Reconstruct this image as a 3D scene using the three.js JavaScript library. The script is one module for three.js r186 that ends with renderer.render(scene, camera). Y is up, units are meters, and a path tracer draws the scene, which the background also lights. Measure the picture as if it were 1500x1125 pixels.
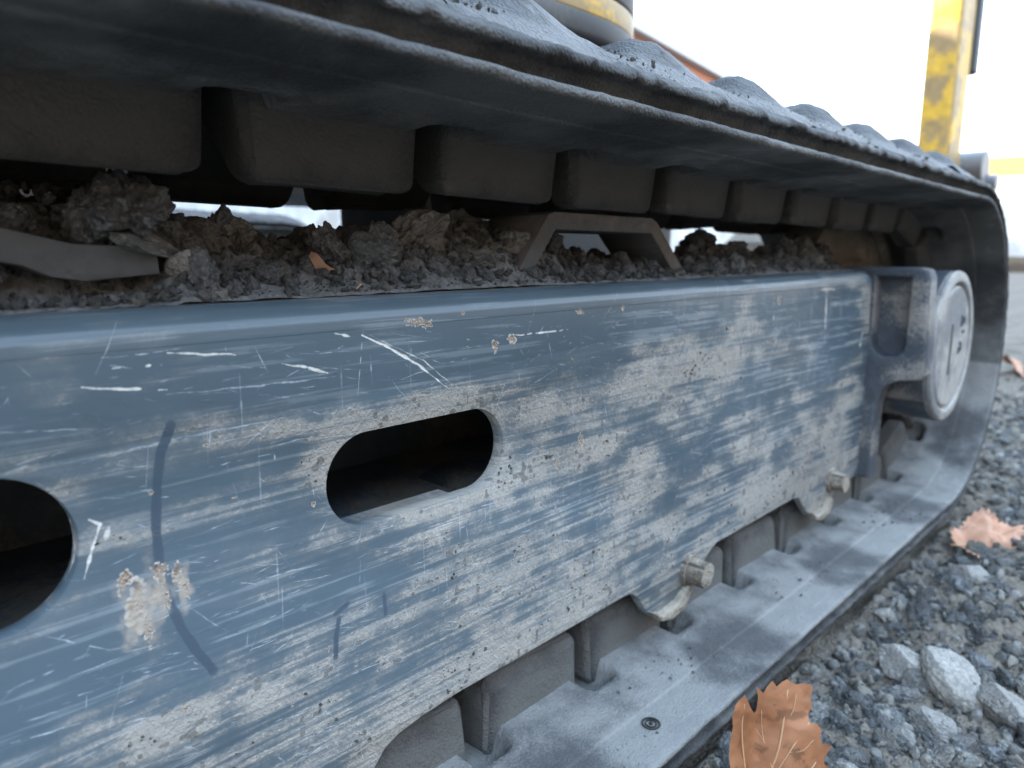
import * as THREE from 'three';
import { RoundedBoxGeometry } from 'three/addons/geometries/RoundedBoxGeometry.js';
import { mergeGeometries, mergeVertices, toCreasedNormals } from 'three/addons/utils/BufferGeometryUtils.js';

// ---------------------------------------------------------------- units
// Shapes are laid out in a unit of 25 cm (u), with y = 0 at the height of the lens; S and GY bring them to metres with the ground at y = 0.
const S = 0.25, GY = 1.24;
const W = (x, y, z) => new THREE.Vector3(x * S, (y + GY) * S, z * S);

// ---------------------------------------------------------------- camera, sky, sun, exposure
const scene = new THREE.Scene();
const camera = new THREE.PerspectiveCamera(55.9, 4 / 3, 0.01, 900);
camera.position.copy(W(0, 0, 0));
camera.lookAt(W(0, 0, 0).add(new THREE.Vector3(0.70449, -0.18048, -0.68638)));
camera.focus = 0.325;
camera.userData.fStop = 9.5;
scene.add(camera);

const renderer = new THREE.WebGLRenderer({ antialias: true });
renderer.toneMapping = THREE.LinearToneMapping;
renderer.toneMappingExposure = 6.0;
renderer.shadowMap.enabled = true;

const SUN = new THREE.Vector3(-0.5, 0.44, -0.8).normalize();
const sun = new THREE.DirectionalLight(new THREE.Color(1, 0.93, 0.82), 3);
sun.position.copy(SUN).multiplyScalar(12);
sun.castShadow = true;
sun.shadow.mapSize.set(4096, 4096);
Object.assign(sun.shadow.camera, { left: -8, right: 14, top: 8, bottom: -8, near: 0.5, far: 40 });
scene.add(sun, sun.target);

{ // clear sky with a pale, hazy horizon
  const w = 256, h = 128, d = new Float32Array(w * h * 4);
  for (let j = 0; j < h; j++) for (let i = 0; i < w; i++) {
    const el = ((j + 0.5) / h - 0.5) * Math.PI, az = ((i + 0.5) / w - 0.5) * 2 * Math.PI;
    const y = Math.sin(el), c = Math.cos(el), dir = new THREE.Vector3(Math.cos(az) * c, y, Math.sin(az) * c);
    const t = Math.pow(Math.max(y, 0), 0.55), glow = 0.25 * Math.pow(Math.max(dir.dot(SUN), 0), 6);
    const k = (j * w + i) * 4;
    d[k] = 0.9 + (0.5 - 0.9) * t + glow; d[k + 1] = 0.95 + (0.715 - 0.95) * t + glow; d[k + 2] = 1.0 + (1.0 - 1.0) * t + glow; d[k + 3] = 1;
    if (y < 0) { d[k] *= 0.4; d[k + 1] *= 0.38; d[k + 2] *= 0.34; }
  }
  const tex = new THREE.DataTexture(d, w, h, THREE.RGBAFormat, THREE.FloatType);
  tex.mapping = THREE.EquirectangularReflectionMapping; tex.magFilter = tex.minFilter = THREE.LinearFilter; tex.needsUpdate = true;
  scene.background = tex; scene.environment = tex;
}

// ---------------------------------------------------------------- noise
function rng(seed) { let a = seed >>> 0; return () => { a = (a + 0x6d2b79f5) | 0; let t = Math.imul(a ^ (a >>> 15), 1 | a); t = (t + Math.imul(t ^ (t >>> 7), 61 | t)) ^ t; return ((t ^ (t >>> 14)) >>> 0) / 4294967296; }; }
const PERM = (() => { const r = rng(77), p = [...Array(256).keys()]; for (let i = 255; i; i--) { const j = (r() * (i + 1)) | 0; [p[i], p[j]] = [p[j], p[i]]; } return new Uint8Array([...p, ...p, ...p]); })();
const VAL = (() => { const r = rng(5); return Float32Array.from({ length: 256 }, () => r() * 2 - 1); })();
function noise(x, y, z = 0) { // value noise, -1..1
  const X = Math.floor(x), Y = Math.floor(y), Z = Math.floor(z); x -= X; y -= Y; z -= Z;
  x = x * x * x * (x * (x * 6 - 15) + 10); y = y * y * y * (y * (y * 6 - 15) + 10); z = z * z * z * (z * (z * 6 - 15) + 10);
  const a = X & 255, b = Y & 255, c = Z & 255;
  const P0 = PERM[a], P1 = PERM[(a + 1) & 255];
  const v = (p, q, r) => VAL[PERM[PERM[p + q] + r]];
  const b1 = (b + 1) & 255, c1 = (c + 1) & 255, L = (s, t, f) => s + (t - s) * f;
  return L(L(L(v(P0, b, c), v(P1, b, c), x), L(v(P0, b1, c), v(P1, b1, c), x), y), L(L(v(P0, b, c1), v(P1, b, c1), x), L(v(P0, b1, c1), v(P1, b1, c1), x), y), z);
}
function fbm(x, y, z, oct) { let s = 0, a = 0.5; for (let i = 0; i < oct; i++) { s += a * noise(x, y, z); x = x * 2.03 + 17.1; y = y * 2.03 + 5.7; z = z * 2.03 + 9.2; a *= 0.5; } return s; }
const clamp = (v, a = 0, b = 1) => Math.min(b, Math.max(a, v));
const sm = (a, b, v) => { const t = clamp((v - a) / (b - a)); return t * t * (3 - 2 * t); };
const mix = (a, b, t) => a + (b - a) * t;
function curve(x, pts) { if (x <= pts[0][0]) return pts[0][1]; for (let i = 1; i < pts.length; i++) if (x <= pts[i][0]) return mix(pts[i - 1][1], pts[i][1], sm(pts[i - 1][0], pts[i][0], x)); return pts[pts.length - 1][1]; }

// ---------------------------------------------------------------- textures
const toS = (v) => { v = clamp(v); return 255 * (v <= 0.0031308 ? 12.92 * v : 1.055 * Math.pow(v, 1 / 2.4) - 0.055); };
function makeTex(w, h, srgb, fill, wrap = THREE.RepeatWrapping) {
  const d = new Uint8Array(w * h * 4);
  for (let j = 0; j < h; j++) for (let i = 0; i < w; i++) {
    const c = fill(i, j), k = (j * w + i) * 4;
    if (srgb) { d[k] = toS(c[0]); d[k + 1] = toS(c[1]); d[k + 2] = toS(c[2]); } else d[k] = d[k + 1] = d[k + 2] = 255 * clamp(c);
    d[k + 3] = 255;
  }
  const t = new THREE.DataTexture(d, w, h); t.wrapS = t.wrapT = wrap; t.magFilter = THREE.LinearFilter; t.minFilter = THREE.LinearFilter;
  if (srgb) t.colorSpace = THREE.SRGBColorSpace; t.needsUpdate = true; return t;
}
// tiling noise: period px in x and y
function tnoise(x, y, p, seed) { // p = integer period
  const X = Math.floor(x), Y = Math.floor(y); let fx = x - X, fy = y - Y; fx = fx * fx * (3 - 2 * fx); fy = fy * fy * (3 - 2 * fy);
  const v = (i, j) => VAL[PERM[PERM[((i % p) + p) % p & 255] + (((j % p) + p) % p & 255)] ^ (seed & 255)];
  return mix(mix(v(X, Y), v(X + 1, Y), fx), mix(v(X, Y + 1), v(X + 1, Y + 1), fx), fy);
}
function tfbm(u, v, f, oct, seed) { let s = 0, a = 0.5; for (let o = 0; o < oct; o++) { s += a * tnoise(u * f, v * f, f, seed + o * 13); f *= 2; a *= 0.55; } return s; }

// grain of earth: colour and height, 1 tile = 0.5 u
const EN = 512, earthH = new Float32Array(EN * EN);
for (let j = 0; j < EN; j++) for (let i = 0; i < EN; i++) earthH[j * EN + i] = 0.5 + 0.5 * tfbm(i / EN, j / EN, 8, 6, 3) + 0.22 * tnoise(i / EN * 128, j / EN * 128, 128, 9) + 0.1 * tnoise(i / EN * 256, j / EN * 256, 256, 19);
const earthBump = makeTex(EN, EN, false, (i, j) => earthH[j * EN + i]);
const earthTint = (a, b, speck) => makeTex(EN, EN, true, (i, j) => {
  const t = clamp(0.5 + 0.9 * tfbm(i / EN, j / EN, 4, 6, 40) + 0.35 * tnoise(i / EN * 128, j / EN * 128, 128, 50));
  const s = tnoise(i / EN * 200, j / EN * 200, 200, 70) > 0.86 ? speck : 0;
  return [0, 1, 2].map((k) => mix(a[k], b[k], t) + s);
});
const soilMap = earthTint([0.07, 0.0725, 0.075], [0.18, 0.184, 0.186], 0.07);
const stoneMap = earthTint([0.15, 0.142, 0.13], [0.3, 0.286, 0.262], 0.1);
const groundMap = earthTint([0.055, 0.046, 0.036], [0.165, 0.141, 0.113], 0.12);

// rubber: dark, dusty
const RN = 1024, rub = (base, dust, amount, seed, scratch = 0.03) => makeTex(RN, RN, true, (i, j) => {
  const u = i / RN, v = j / RN;
  let t = 0.5 + 0.85 * tfbm(u, v, 4, 7, seed) + 0.1 * tnoise(u * 300, v * 300, 300, seed + 4);
  t = sm(1 - amount - 0.3, 1 - amount + 0.35, t);
  const sc = tnoise(u * 6, v * 260, 260, seed + 8) > 0.8 && tnoise(u * 12, v * 12, 12, seed + 2) > 0.2 ? scratch : 0;
  return [0, 1, 2].map((k) => mix(base[k], dust[k], t) + sc);
});
const rubberMap = rub([0.062, 0.063, 0.066], [0.205, 0.203, 0.198], 0.5, 11);
const rubberLugMap = rub([0.03, 0.03, 0.031], [0.1, 0.093, 0.085], 0.42, 31, 0);
const rubberBump = makeTex(512, 512, false, (i, j) => 0.5 + 0.6 * tfbm(i / 512, j / 512, 16, 5, 90) + 0.2 * tnoise(i / 2, j / 2, 256, 77));

// ---------------------------------------------------------------- painted side plate: colour, roughness and height, laid out in u on the plate
const PH = 1.13, PB = -1.03, XCUT = 1.13; // texture row 0 is y = PB on the face; one fine sheet left of XCUT, one coarser right of it
function paintFace(PX0, PW, PTW, PTH) {
  const face = { PX0, PW, PTW, PTH, col: new Float32Array(PTW * PTH * 3), rough: new Float32Array(PTW * PTH), hgt: new Float32Array(PTW * PTH), dust: new Float32Array(PTW * PTH) };
  const PAINT = [0.078, 0.112, 0.138], DUST = [0.36, 0.335, 0.295], SCUFF = [0.27, 0.325, 0.355];
  const blob = (x, y, cx, cy, rx, ry, n) => clamp(1.6 - 1.6 * Math.hypot((x - cx) / rx, (y - cy) / ry) + n);
  for (let j = 0; j < PTH; j++) for (let i = 0; i < PTW; i++) {
    const x = PX0 + (i + 0.5) / PTW * PW, y = PB + (j + 0.5) / PTH * PH, k = j * PTW + i;
    const wob = y + 0.005 * noise(x * 1.3, y * 3, 4);
    const streak = fbm(x * 1.1, wob * 30, 1, 5), fineS = fbm(x * 4, wob * 150, 7, 5), thin = noise(x * 3.5, wob * 520, 17) + 0.6 * noise(x * 9, (wob + 0.05 * x) * 420, 27), cl = fbm(x * 6, y * 9, 3, 5), gr = noise(x * 260, y * 260, 2), gr2 = noise(x * 110, y * 110, 12), gr3 = noise(x * 520, y * 520, 22);
    // where dust clings
    let R = 0.05;
    R += 0.26 * sm(-0.45, -0.8, y) + 0.05 * sm(-0.24, -0.3, y);
    R += 0.4 * Math.exp(-Math.pow((y + 0.3 + 0.012 * Math.sin(x * 5)) / 0.06, 2)) * sm(0.5, 0.68, x) * sm(3.3, 1.4, x);
    R += 0.3 * Math.exp(-Math.pow((y + 0.42) / 0.05, 2)) * sm(0.95, 1.05, x) * sm(2.4, 1.4, x);
    R += 0.3 * Math.exp(-Math.pow((y + 0.5) / 0.06, 2)) * sm(0.3, 0.6, x) * sm(2.0, 1.1, x);
    R += 0.34 * blob(x, y, 0.51, -0.262, 0.15, 0.05, cl) + 0.3 * blob(x, y, 0.47, -0.345, 0.24, 0.07, cl) + 0.2 * blob(x, y, 0.45, -0.46, 0.14, 0.08, cl);
    R += 0.3 * blob(x, y, 0.31, -0.5, 0.08, 0.09, cl) + 0.5 * blob(x, y, 0.225, -0.16, 0.05, 0.045, cl * 0.5) + 0.35 * blob(x, y, 0.27, -0.6, 0.2, 0.14, cl) + 0.25 * blob(x, y, 0.31, -0.44, 0.07, 0.16, cl);
    R += 0.3 * Math.exp(-Math.pow((Math.hypot(x - 0.138, y + 0.36) - 0.115) / 0.022, 2));
    const sx = clamp(x, 0.677, 0.92), sd = Math.hypot(x - sx, y + 0.38) - 0.08;
    R += 0.3 * Math.exp(-sd * sd / 0.0012);
    R += 0.12 * sm(0.9, 2.4, x);
    R -= 0.3 * sm(-0.25, -0.2, y) * sm(2.4, 1.2, x);
    const patch = fbm(x * 2.2 + 9, y * 4, 14, 3);
    const med = fbm(x * 17, y * 26, 44, 4);
    const f = R + 0.42 * streak + 0.4 * fineS + 0.5 * cl + 0.6 * patch + 0.4 * med + 0.04 * gr2 + 0.04 * gr + 0.07 * thin;
    let dust = 0.14 * sm(-0.3, 0.2, f) + 0.34 * sm(0.06, 0.3, f) + 0.36 * sm(0.24, 0.46, f + 0.05 * gr + 0.04 * gr3);
    dust *= 1 - 0.6 * sm(0.45, 0.9, thin) - 0.2 * sm(0.1, 0.35, fineS);
    // the top ledge of the plate is all dust
    const ledge = sm(-0.058, -0.03, y + 0.012 * cl + 0.004 * gr2); dust = Math.max(dust * (1 - sm(-0.14, -0.1, y) * 0.5), ledge * 0.95);
    // scuffed paint
    let scuff = sm(0.06, 0.3, 0.75 * fineS + 0.35 * fbm(x * 2.5, y * 12, 21, 3) + 0.3 * med + 0.12 * thin) * (0.45 + 0.4 * sm(0.8, 2.2, x) + 0.15 * sm(-0.3, -0.6, y));
    scuff = Math.max(scuff, 0.3 * sm(0.25, 0.5, fbm(x * 30, y * 9, 31, 3)) * sm(0.8, 2.4, x));
    const tone = 1 + 0.22 * fbm(x * 3, y * 5, 50, 3);
    const c = [0, 1, 2].map((m) => mix(mix(PAINT[m] * tone, SCUFF[m], scuff * 0.6), DUST[m] * (1 + 0.08 * gr2 + 0.08 * gr + 0.1 * gr3 + 0.2 * cl), clamp(dust)));
    // damp grit in the dust
    const grit = dust > 0.45 && noise(x * 85, y * 85, 61) + 0.6 * noise(x * 24, y * 24, 62) > 0.78 ? 0.55 : 1;
    for (let m = 0; m < 3; m++) face.col[k * 3 + m] = c[m] * grit;
    face.rough[k] = mix(mix(0.3, 0.48, scuff), 0.93, clamp(dust * 1.2));
    face.hgt[k] = 0.3 + 0.05 * dust + 0.07 * dust * (gr + 0.8 * gr2 + 0.6 * gr3) + 0.012 * fineS; face.dust[k] = dust;
  }
  const put = (x, y, rad, col, a, r, dh = 0) => {
    const sX = PTW / PW, sY = PTH / PH, ci = (x - PX0) * sX, cj = (y - PB) * sY, R = rad * sX;
    for (let j = Math.floor(cj - R * sY / sX - 1); j <= cj + R * sY / sX + 1; j++) for (let i = Math.floor(ci - R - 1); i <= ci + R + 1; i++) {
      if (i < 0 || j < 0 || i >= PTW || j >= PTH) continue;
      const q = clamp(R + 0.5 - Math.hypot(i + 0.5 - ci, (j + 0.5 - cj) * sX / sY)) * a, k = j * PTW + i; if (q <= 0) continue;
      for (let m = 0; m < 3; m++) face.col[k * 3 + m] = mix(face.col[k * 3 + m], col[m], q);
      face.rough[k] = mix(face.rough[k], r, q); face.hgt[k] += dh * q; face.dust[k] *= 1 - q;
    }
  };
  const line = (pts, rad, col, a, r, seed, dh = 0, breaks = 0, even = false) => {
    for (let s = 1; s < pts.length; s++) {
      const [ax, ay] = pts[s - 1], [bx, by] = pts[s], L = Math.hypot(bx - ax, by - ay), n = Math.ceil(L / Math.max(0.0005, rad * 0.5));
      if (Math.max(ax, bx) < PX0 - 0.02 || Math.min(ax, bx) > PX0 + PW + 0.02) continue;
      for (let t = 0; t <= n; t++) {
        const f = t / n, nn = noise((ax + f * L) * 90, seed * 3.3, s); if (breaks && nn < breaks - 0.9) continue;
        put(mix(ax, bx, f), mix(ay, by, f) + 0.0012 * noise(f * L * 60, seed), rad * (even ? 1 + 0.12 * nn : (0.7 + 0.5 * nn) * (0.35 + 0.65 * Math.sin(Math.PI * clamp(((s - 1) + f) / (pts.length - 1), 0.04, 0.96)))), col, a * (even ? 1 : 0.75 + 0.4 * noise(f * L * 300, seed)), r, dh);
      }
    }
  };
  const WHITE = [0.7, 0.7, 0.66], RUST = [0.2, 0.13, 0.085], RUSTL = [0.42, 0.33, 0.25], BARE = [0.055, 0.082, 0.112];
  const r = rng(42);
  for (let n = 0; n < 4200; n++) { // light scratches, most along the plate
    const x = r() * 3.3, y = -0.13 - r() * 0.78, L = 0.01 + 0.12 * Math.pow(r(), 3), a = (r() < 0.72 ? (r() - 0.5) * 0.5 : (r() - 0.5) * 3.1) - 0.05;
    line([[x, y], [x + L * Math.cos(a), y + L * Math.sin(a)]], 0.0004 + 0.0006 * r(), r() < 0.3 ? [0.06, 0.08, 0.1] : [0.46, 0.5, 0.55], 0.2 + 0.5 * r() * r(), 0.6, n, 0, r());
  }
  for (let n = 0; n < 90; n++) { // short vertical rubs
    const x = 0.4 + r() * 2.8, y = -0.13 - r() * 0.5, L = 0.02 + 0.09 * r();
    line([[x, y], [x + 0.01 * (r() - 0.5), y - L]], 0.0008 + 0.0014 * r(), [0.4, 0.45, 0.5], 0.08 + 0.14 * r(), 0.6, n + 2000, 0, 0);
  }
  line([[0.623, -0.127], [0.652, -0.136]], 0.003, WHITE, 0.85, 0.7, 1); line([[0.674, -0.136], [0.72, -0.157], [0.79, -0.198], [0.855, -0.248]], 0.0032, WHITE, 0.8, 0.7, 2, -0.05);
  line([[0.69, -0.137], [0.8, -0.19], [0.868, -0.244]], 0.0014, WHITE, 0.4, 0.7, 3);
  line([[0.366, -0.134], [0.459, -0.146]], 0.0026, WHITE, 0.8, 0.7, 4); line([[0.26, -0.167], [0.361, -0.184]], 0.0024, WHITE, 0.8, 0.7, 5, 0, 0.7);
  line([[0.297, -0.148], [0.306, -0.147]], 0.0035, WHITE, 0.9, 0.7, 6); line([[0.336, -0.148], [0.343, -0.147]], 0.0026, WHITE, 0.9, 0.7, 7); line([[0.356, -0.148], [0.371, -0.148]], 0.0024, WHITE, 0.8, 0.7, 8, 0, 0.7);
  line([[0.53, -0.166], [0.575, -0.178], [0.607, -0.19]], 0.0022, WHITE, 0.6, 0.7, 9); line([[0.575, -0.178], [0.607, -0.19]], 0.003, WHITE, 0.85, 0.7, 10);
  line([[0.252, -0.338], [0.264, -0.347], [0.252, -0.377], [0.239, -0.414]], 0.0036, WHITE, 0.85, 0.75, 11); line([[0.274, -0.352], [0.268, -0.37]], 0.004, WHITE, 0.4, 0.75, 12);
  line([[0.25, -0.262], [0.36, -0.252], [0.5, -0.25]], 0.002, [0.4, 0.45, 0.5], 0.25, 0.6, 14); line([[0.36, -0.19], [0.5, -0.195], [0.62, -0.197]], 0.002, [0.4, 0.45, 0.5], 0.4, 0.6, 15);
  line([[2.2, -0.14], [2.21, -0.23]], 0.008, [0.5, 0.48, 0.42], 0.6, 0.8, 16, 0, 0.5); line([[2.62, -0.13], [2.63, -0.24], [2.635, -0.31]], 0.009, [0.5, 0.47, 0.42], 0.7, 0.8, 17, 0, 0.4); line([[2.56, -0.13], [2.7, -0.135]], 0.008, [0.5, 0.47, 0.42], 0.6, 0.8, 18, 0, 0.4);
  line([[3.02, -0.31], [3.0, -0.38]], 0.012, WHITE, 0.6, 0.8, 19, 0, 0.3); line([[1.02, -0.165], [1.2, -0.167]], 0.0022, WHITE, 0.5, 0.7, 20, 0, 0.6);
  // the dark arc rubbed clean, and other clean outlines
  line([[0.362, -0.232], [0.345, -0.27], [0.336, -0.32], [0.331, -0.37], [0.331, -0.427], [0.337, -0.475], [0.352, -0.527], [0.368, -0.565], [0.392, -0.612]], 0.0068, BARE, 0.6, 0.4, 21, 0, 0, true);
  line([[0.607, -0.61], [0.6, -0.64], [0.597, -0.68]], 0.005, BARE, 0.5, 0.4, 23, 0, 0, true); line([[0.7, -0.6], [0.702, -0.64]], 0.0045, BARE, 0.4, 0.4, 24, 0, 0, true); line([[0.6, -0.6], [0.625, -0.592]], 0.005, BARE, 0.5, 0.4, 25, 0, 0, true);
  // chips down to rust with pale primer at their rims
  const chip = (x, y, rx, ry, seed) => { for (let q = 0; q < 160; q++) { const a = r() * 6.283, d = Math.sqrt(r()), nn = 0.75 + 0.5 * noise(Math.cos(a) * 2 + seed, Math.sin(a) * 2, seed); put(x + Math.cos(a) * d * rx * nn, y + Math.sin(a) * d * ry * nn, Math.min(rx, ry) * 0.16, d > 0.88 ? [0.5, 0.47, 0.42] : r() < 0.5 ? RUST : RUSTL, d > 0.88 ? 0.6 : 0.5, 0.9, d > 0.82 ? 0.04 : -0.05); } };
  chip(0.79, -0.121, 0.026, 0.01, 1); chip(0.812, -0.128, 0.012, 0.008, 2); chip(0.768, -0.116, 0.006, 0.004, 3); chip(0.979, -0.181, 0.012, 0.013, 4); chip(1.026, -0.172, 0.014, 0.015, 5);
  chip(0.285, -0.43, 0.012, 0.022, 6); chip(0.297, -0.475, 0.02, 0.035, 7); chip(0.309, -0.515, 0.008, 0.024, 8); chip(0.33, -0.435, 0.01, 0.02, 9); chip(0.336, -0.475, 0.007, 0.02, 10); chip(0.352, -0.447, 0.011, 0.02, 11); chip(0.363, -0.472, 0.008, 0.018, 12);
  chip(0.898, -0.113, 0.005, 0.004, 13); chip(1.24, -0.13, 0.014, 0.008, 14); chip(1.4, -0.13, 0.008, 0.007, 15); chip(1.25, -0.425, 0.01, 0.02, 16); chip(1.17, -0.46, 0.007, 0.014, 17); chip(2.24, -0.15, 0.012, 0.02, 18);
  const film = (x, y, rx, ry, seed) => { for (let q = 0; q < 500; q++) { const a = r() * 6.283, d = Math.sqrt(r()), nn = 0.6 + 0.8 * noise(Math.cos(a) * 2 + seed, Math.sin(a) * 2, seed); put(x + Math.cos(a) * d * rx * nn, y + Math.sin(a) * d * ry * nn, 0.003 + 0.003 * r(), r() < 0.4 ? [0.3, 0.24, 0.18] : [0.4, 0.36, 0.31], 0.06, 0.9, 0); } };
  film(0.3, -0.47, 0.03, 0.06, 61); film(0.325, -0.47, 0.025, 0.045, 62); film(0.36, -0.465, 0.014, 0.035, 63); film(0.3, -0.5, 0.02, 0.05, 64);
  for (let q = 0; q < 60; q++) chip(0.3 + r() * 2.8, -0.2 - r() * 0.65, 0.002 + 0.004 * r(), 0.002 + 0.004 * r(), q + 30);
  return face;
}
const faces = [paintFace(0, XCUT, 2048, 1536), paintFace(XCUT, 3.16 - XCUT, 2048, 704)];
const plateMaterials = faces.map((f) => new THREE.MeshStandardMaterial({
  map: makeTex(f.PTW, f.PTH, true, (i, j) => { const k = (j * f.PTW + i) * 3; return [f.col[k], f.col[k + 1], f.col[k + 2]]; }, THREE.ClampToEdgeWrapping),
  roughnessMap: makeTex(f.PTW, f.PTH, false, (i, j) => f.rough[j * f.PTW + i], THREE.ClampToEdgeWrapping), roughness: 1,
  bumpMap: makeTex(f.PTW, f.PTH, false, (i, j) => f.hgt[j * f.PTW + i], THREE.ClampToEdgeWrapping), bumpScale: 0.0022,
}));

// a worn painted steel that repeats, for the other painted parts
const worn = (paint, dirt, amount, seed, f = 4) => makeTex(512, 512, true, (i, j) => {
  const u = i / 512, v = j / 512, t = sm(0.62 - amount * 0.5, 1 - amount * 0.5, 0.5 + 0.9 * tfbm(u, v, f, 6, seed) + 0.15 * tnoise(u * 200, v * 200, 200, seed + 3));
  const n = 1 + 0.25 * tfbm(u, v, 32, 3, seed + 9);
  return [0, 1, 2].map((k) => mix(paint[k], dirt[k], t) * n);
});

// ---------------------------------------------------------------- materials
const std = (o) => new THREE.MeshStandardMaterial(o);
const M = {
  plate: plateMaterials,
  paint: std({ map: worn([0.09, 0.125, 0.17], [0.24, 0.225, 0.2], 0.55, 5), roughness: 0.55, bumpMap: earthBump, bumpScale: 0.0004 }),
  steel: std({ map: worn([0.045, 0.055, 0.07], [0.2, 0.187, 0.17], 0.34, 15), roughness: 0.62, bumpMap: earthBump, bumpScale: 0.0008 }),
  cap: std({ map: worn([0.17, 0.175, 0.18], [0.33, 0.315, 0.29], 0.85, 25), roughness: 0.6, bumpMap: earthBump, bumpScale: 0.0006 }),
  strap: std({ map: worn([0.075, 0.076, 0.078], [0.115, 0.095, 0.085], 0.35, 35, 8), roughness: 0.75, bumpMap: earthBump, bumpScale: 0.0006 }),
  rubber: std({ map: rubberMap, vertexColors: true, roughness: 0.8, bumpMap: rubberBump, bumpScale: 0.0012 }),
  tread: std({ map: rub([0.035, 0.036, 0.039], [0.12, 0.118, 0.115], 0.5, 12), roughness: 0.7, bumpMap: rubberBump, bumpScale: 0.0025, side: THREE.DoubleSide }),
  bolt: std({ map: worn([0.13, 0.11, 0.09], [0.3, 0.265, 0.215], 0.7, 45, 8), roughness: 0.9, bumpMap: earthBump, bumpScale: 0.002 }),
  soil: std({ map: soilMap, roughness: 0.97, bumpMap: earthBump, bumpScale: 0.0012, side: THREE.DoubleSide }),
  pale_soil: std({ map: earthTint([0.115, 0.112, 0.105], [0.235, 0.229, 0.215], 0.09), roughness: 0.97, bumpMap: earthBump, bumpScale: 0.0012 }),
  stone: std({ map: stoneMap, roughness: 0.9, bumpMap: earthBump, bumpScale: 0.0008 }),
  stone_dark: std({ map: earthTint([0.065, 0.062, 0.058], [0.16, 0.154, 0.146], 0.08), roughness: 0.85, bumpMap: earthBump, bumpScale: 0.0007 }),
  stone_pale: std({ map: earthTint([0.19, 0.18, 0.162], [0.37, 0.352, 0.32], 0.1), roughness: 0.92, bumpMap: earthBump, bumpScale: 0.0009 }),
  ground: std({ map: groundMap, roughness: 0.98, bumpMap: earthBump, bumpScale: 0.003 }),
  yellow: std({ map: worn([0.58, 0.34, 0.035], [0.3, 0.2, 0.085], 0.85, 55, 7), roughness: 0.5 }),
  black: std({ map: worn([0.012, 0.0125, 0.014], [0.045, 0.042, 0.038], 0.35, 65), roughness: 0.55 }),
  brownsteel: std({ map: worn([0.1, 0.085, 0.065], [0.2, 0.17, 0.13], 0.6, 66), roughness: 0.8 }),
  hose: std({ color: new THREE.Color(0.03, 0.035, 0.04), roughness: 0.5 }),
  pin: std({ color: new THREE.Color(0.14, 0.14, 0.145), roughness: 0.45, metalness: 0.4 }),
  brick: std({ map: worn([0.42, 0.15, 0.075], [0.36, 0.16, 0.1], 0.5, 75, 16), roughness: 0.9 }),
  coping: std({ color: new THREE.Color(0.42, 0.45, 0.46), roughness: 0.5 }),
  render_wall: std({ map: worn([0.72, 0.7, 0.66], [0.6, 0.58, 0.54], 0.4, 85), roughness: 0.9 }),
  concrete: std({ map: worn([0.62, 0.64, 0.66], [0.45, 0.43, 0.4], 0.4, 95), roughness: 0.8 }),
  timber: std({ map: worn([0.09, 0.065, 0.045], [0.16, 0.125, 0.09], 0.6, 97), roughness: 0.9 }),
};

// ---------------------------------------------------------------- helpers
const used = {};
function numbered(n) { if (used[n] === undefined) { used[n] = 0; return n; } return `${n}_${String(++used[n]).padStart(3, '0')}`; }
function tag(o, label, category, group, kind) { const d = o.userData; if (label) d.label = label; if (category) d.category = category; if (group) d.group = group; if (kind) d.kind = kind; return o; }
function shade(m) { m.castShadow = m.receiveShadow = true; return m; }
function mesh(name, g, mat, parent = scene) { const o = shade(new THREE.Mesh(g, mat)); o.name = parent === scene ? numbered(name) : name; parent.add(o); return o; }
function thing(name, label, category, p, group) { const o = new THREE.Group(); o.name = numbered(name); o.position.copy(p); scene.add(o); return tag(o, label, category, group); }
function boxUV(g, s = 1) { // uv in units along the two flattest axes of every vertex
  const p = g.attributes.position, n = g.attributes.normal, uv = new Float32Array(p.count * 2);
  for (let i = 0; i < p.count; i++) {
    const a = Math.abs(n.getX(i)), b = Math.abs(n.getY(i)), c = Math.abs(n.getZ(i)), x = p.getX(i), y = p.getY(i), z = p.getZ(i);
    const [u, v] = a > b && a > c ? [z, y] : b > c ? [x, z] : [x, y]; uv[2 * i] = u * s; uv[2 * i + 1] = v * s;
  }
  g.setAttribute('uv', new THREE.BufferAttribute(uv, 2)); return g;
}
const rbox = (x0, x1, y0, y1, z0, z1, r = 0.01, seg = 2) => new RoundedBoxGeometry(x1 - x0, y1 - y0, z1 - z0, seg, Math.min(r, (x1 - x0) / 2.01, (y1 - y0) / 2.01, (z1 - z0) / 2.01)).translate((x0 + x1) / 2, (y0 + y1) / 2, (z0 + z1) / 2);
const plain = (g) => { const h = g.index ? g.toNonIndexed() : g; for (const k of Object.keys(h.attributes)) if (!['position', 'normal', 'uv'].includes(k)) h.deleteAttribute(k); return h; };
const join = (gs) => mergeGeometries(gs.map(plain));
function ext(pts, depth, bevel = 0, holes = [], seg = 2) { // polygon in x,y extruded along +z
  const s = pts instanceof THREE.Shape ? pts : new THREE.Shape(pts.map((p) => new THREE.Vector2(...p))); s.holes.push(...holes);
  return new THREE.ExtrudeGeometry(s, { depth: depth - 2 * bevel, bevelEnabled: bevel > 0, bevelThickness: bevel, bevelSize: bevel, bevelOffset: -bevel, bevelSegments: seg, curveSegments: 20 }).translate(0, 0, bevel);
}

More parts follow.
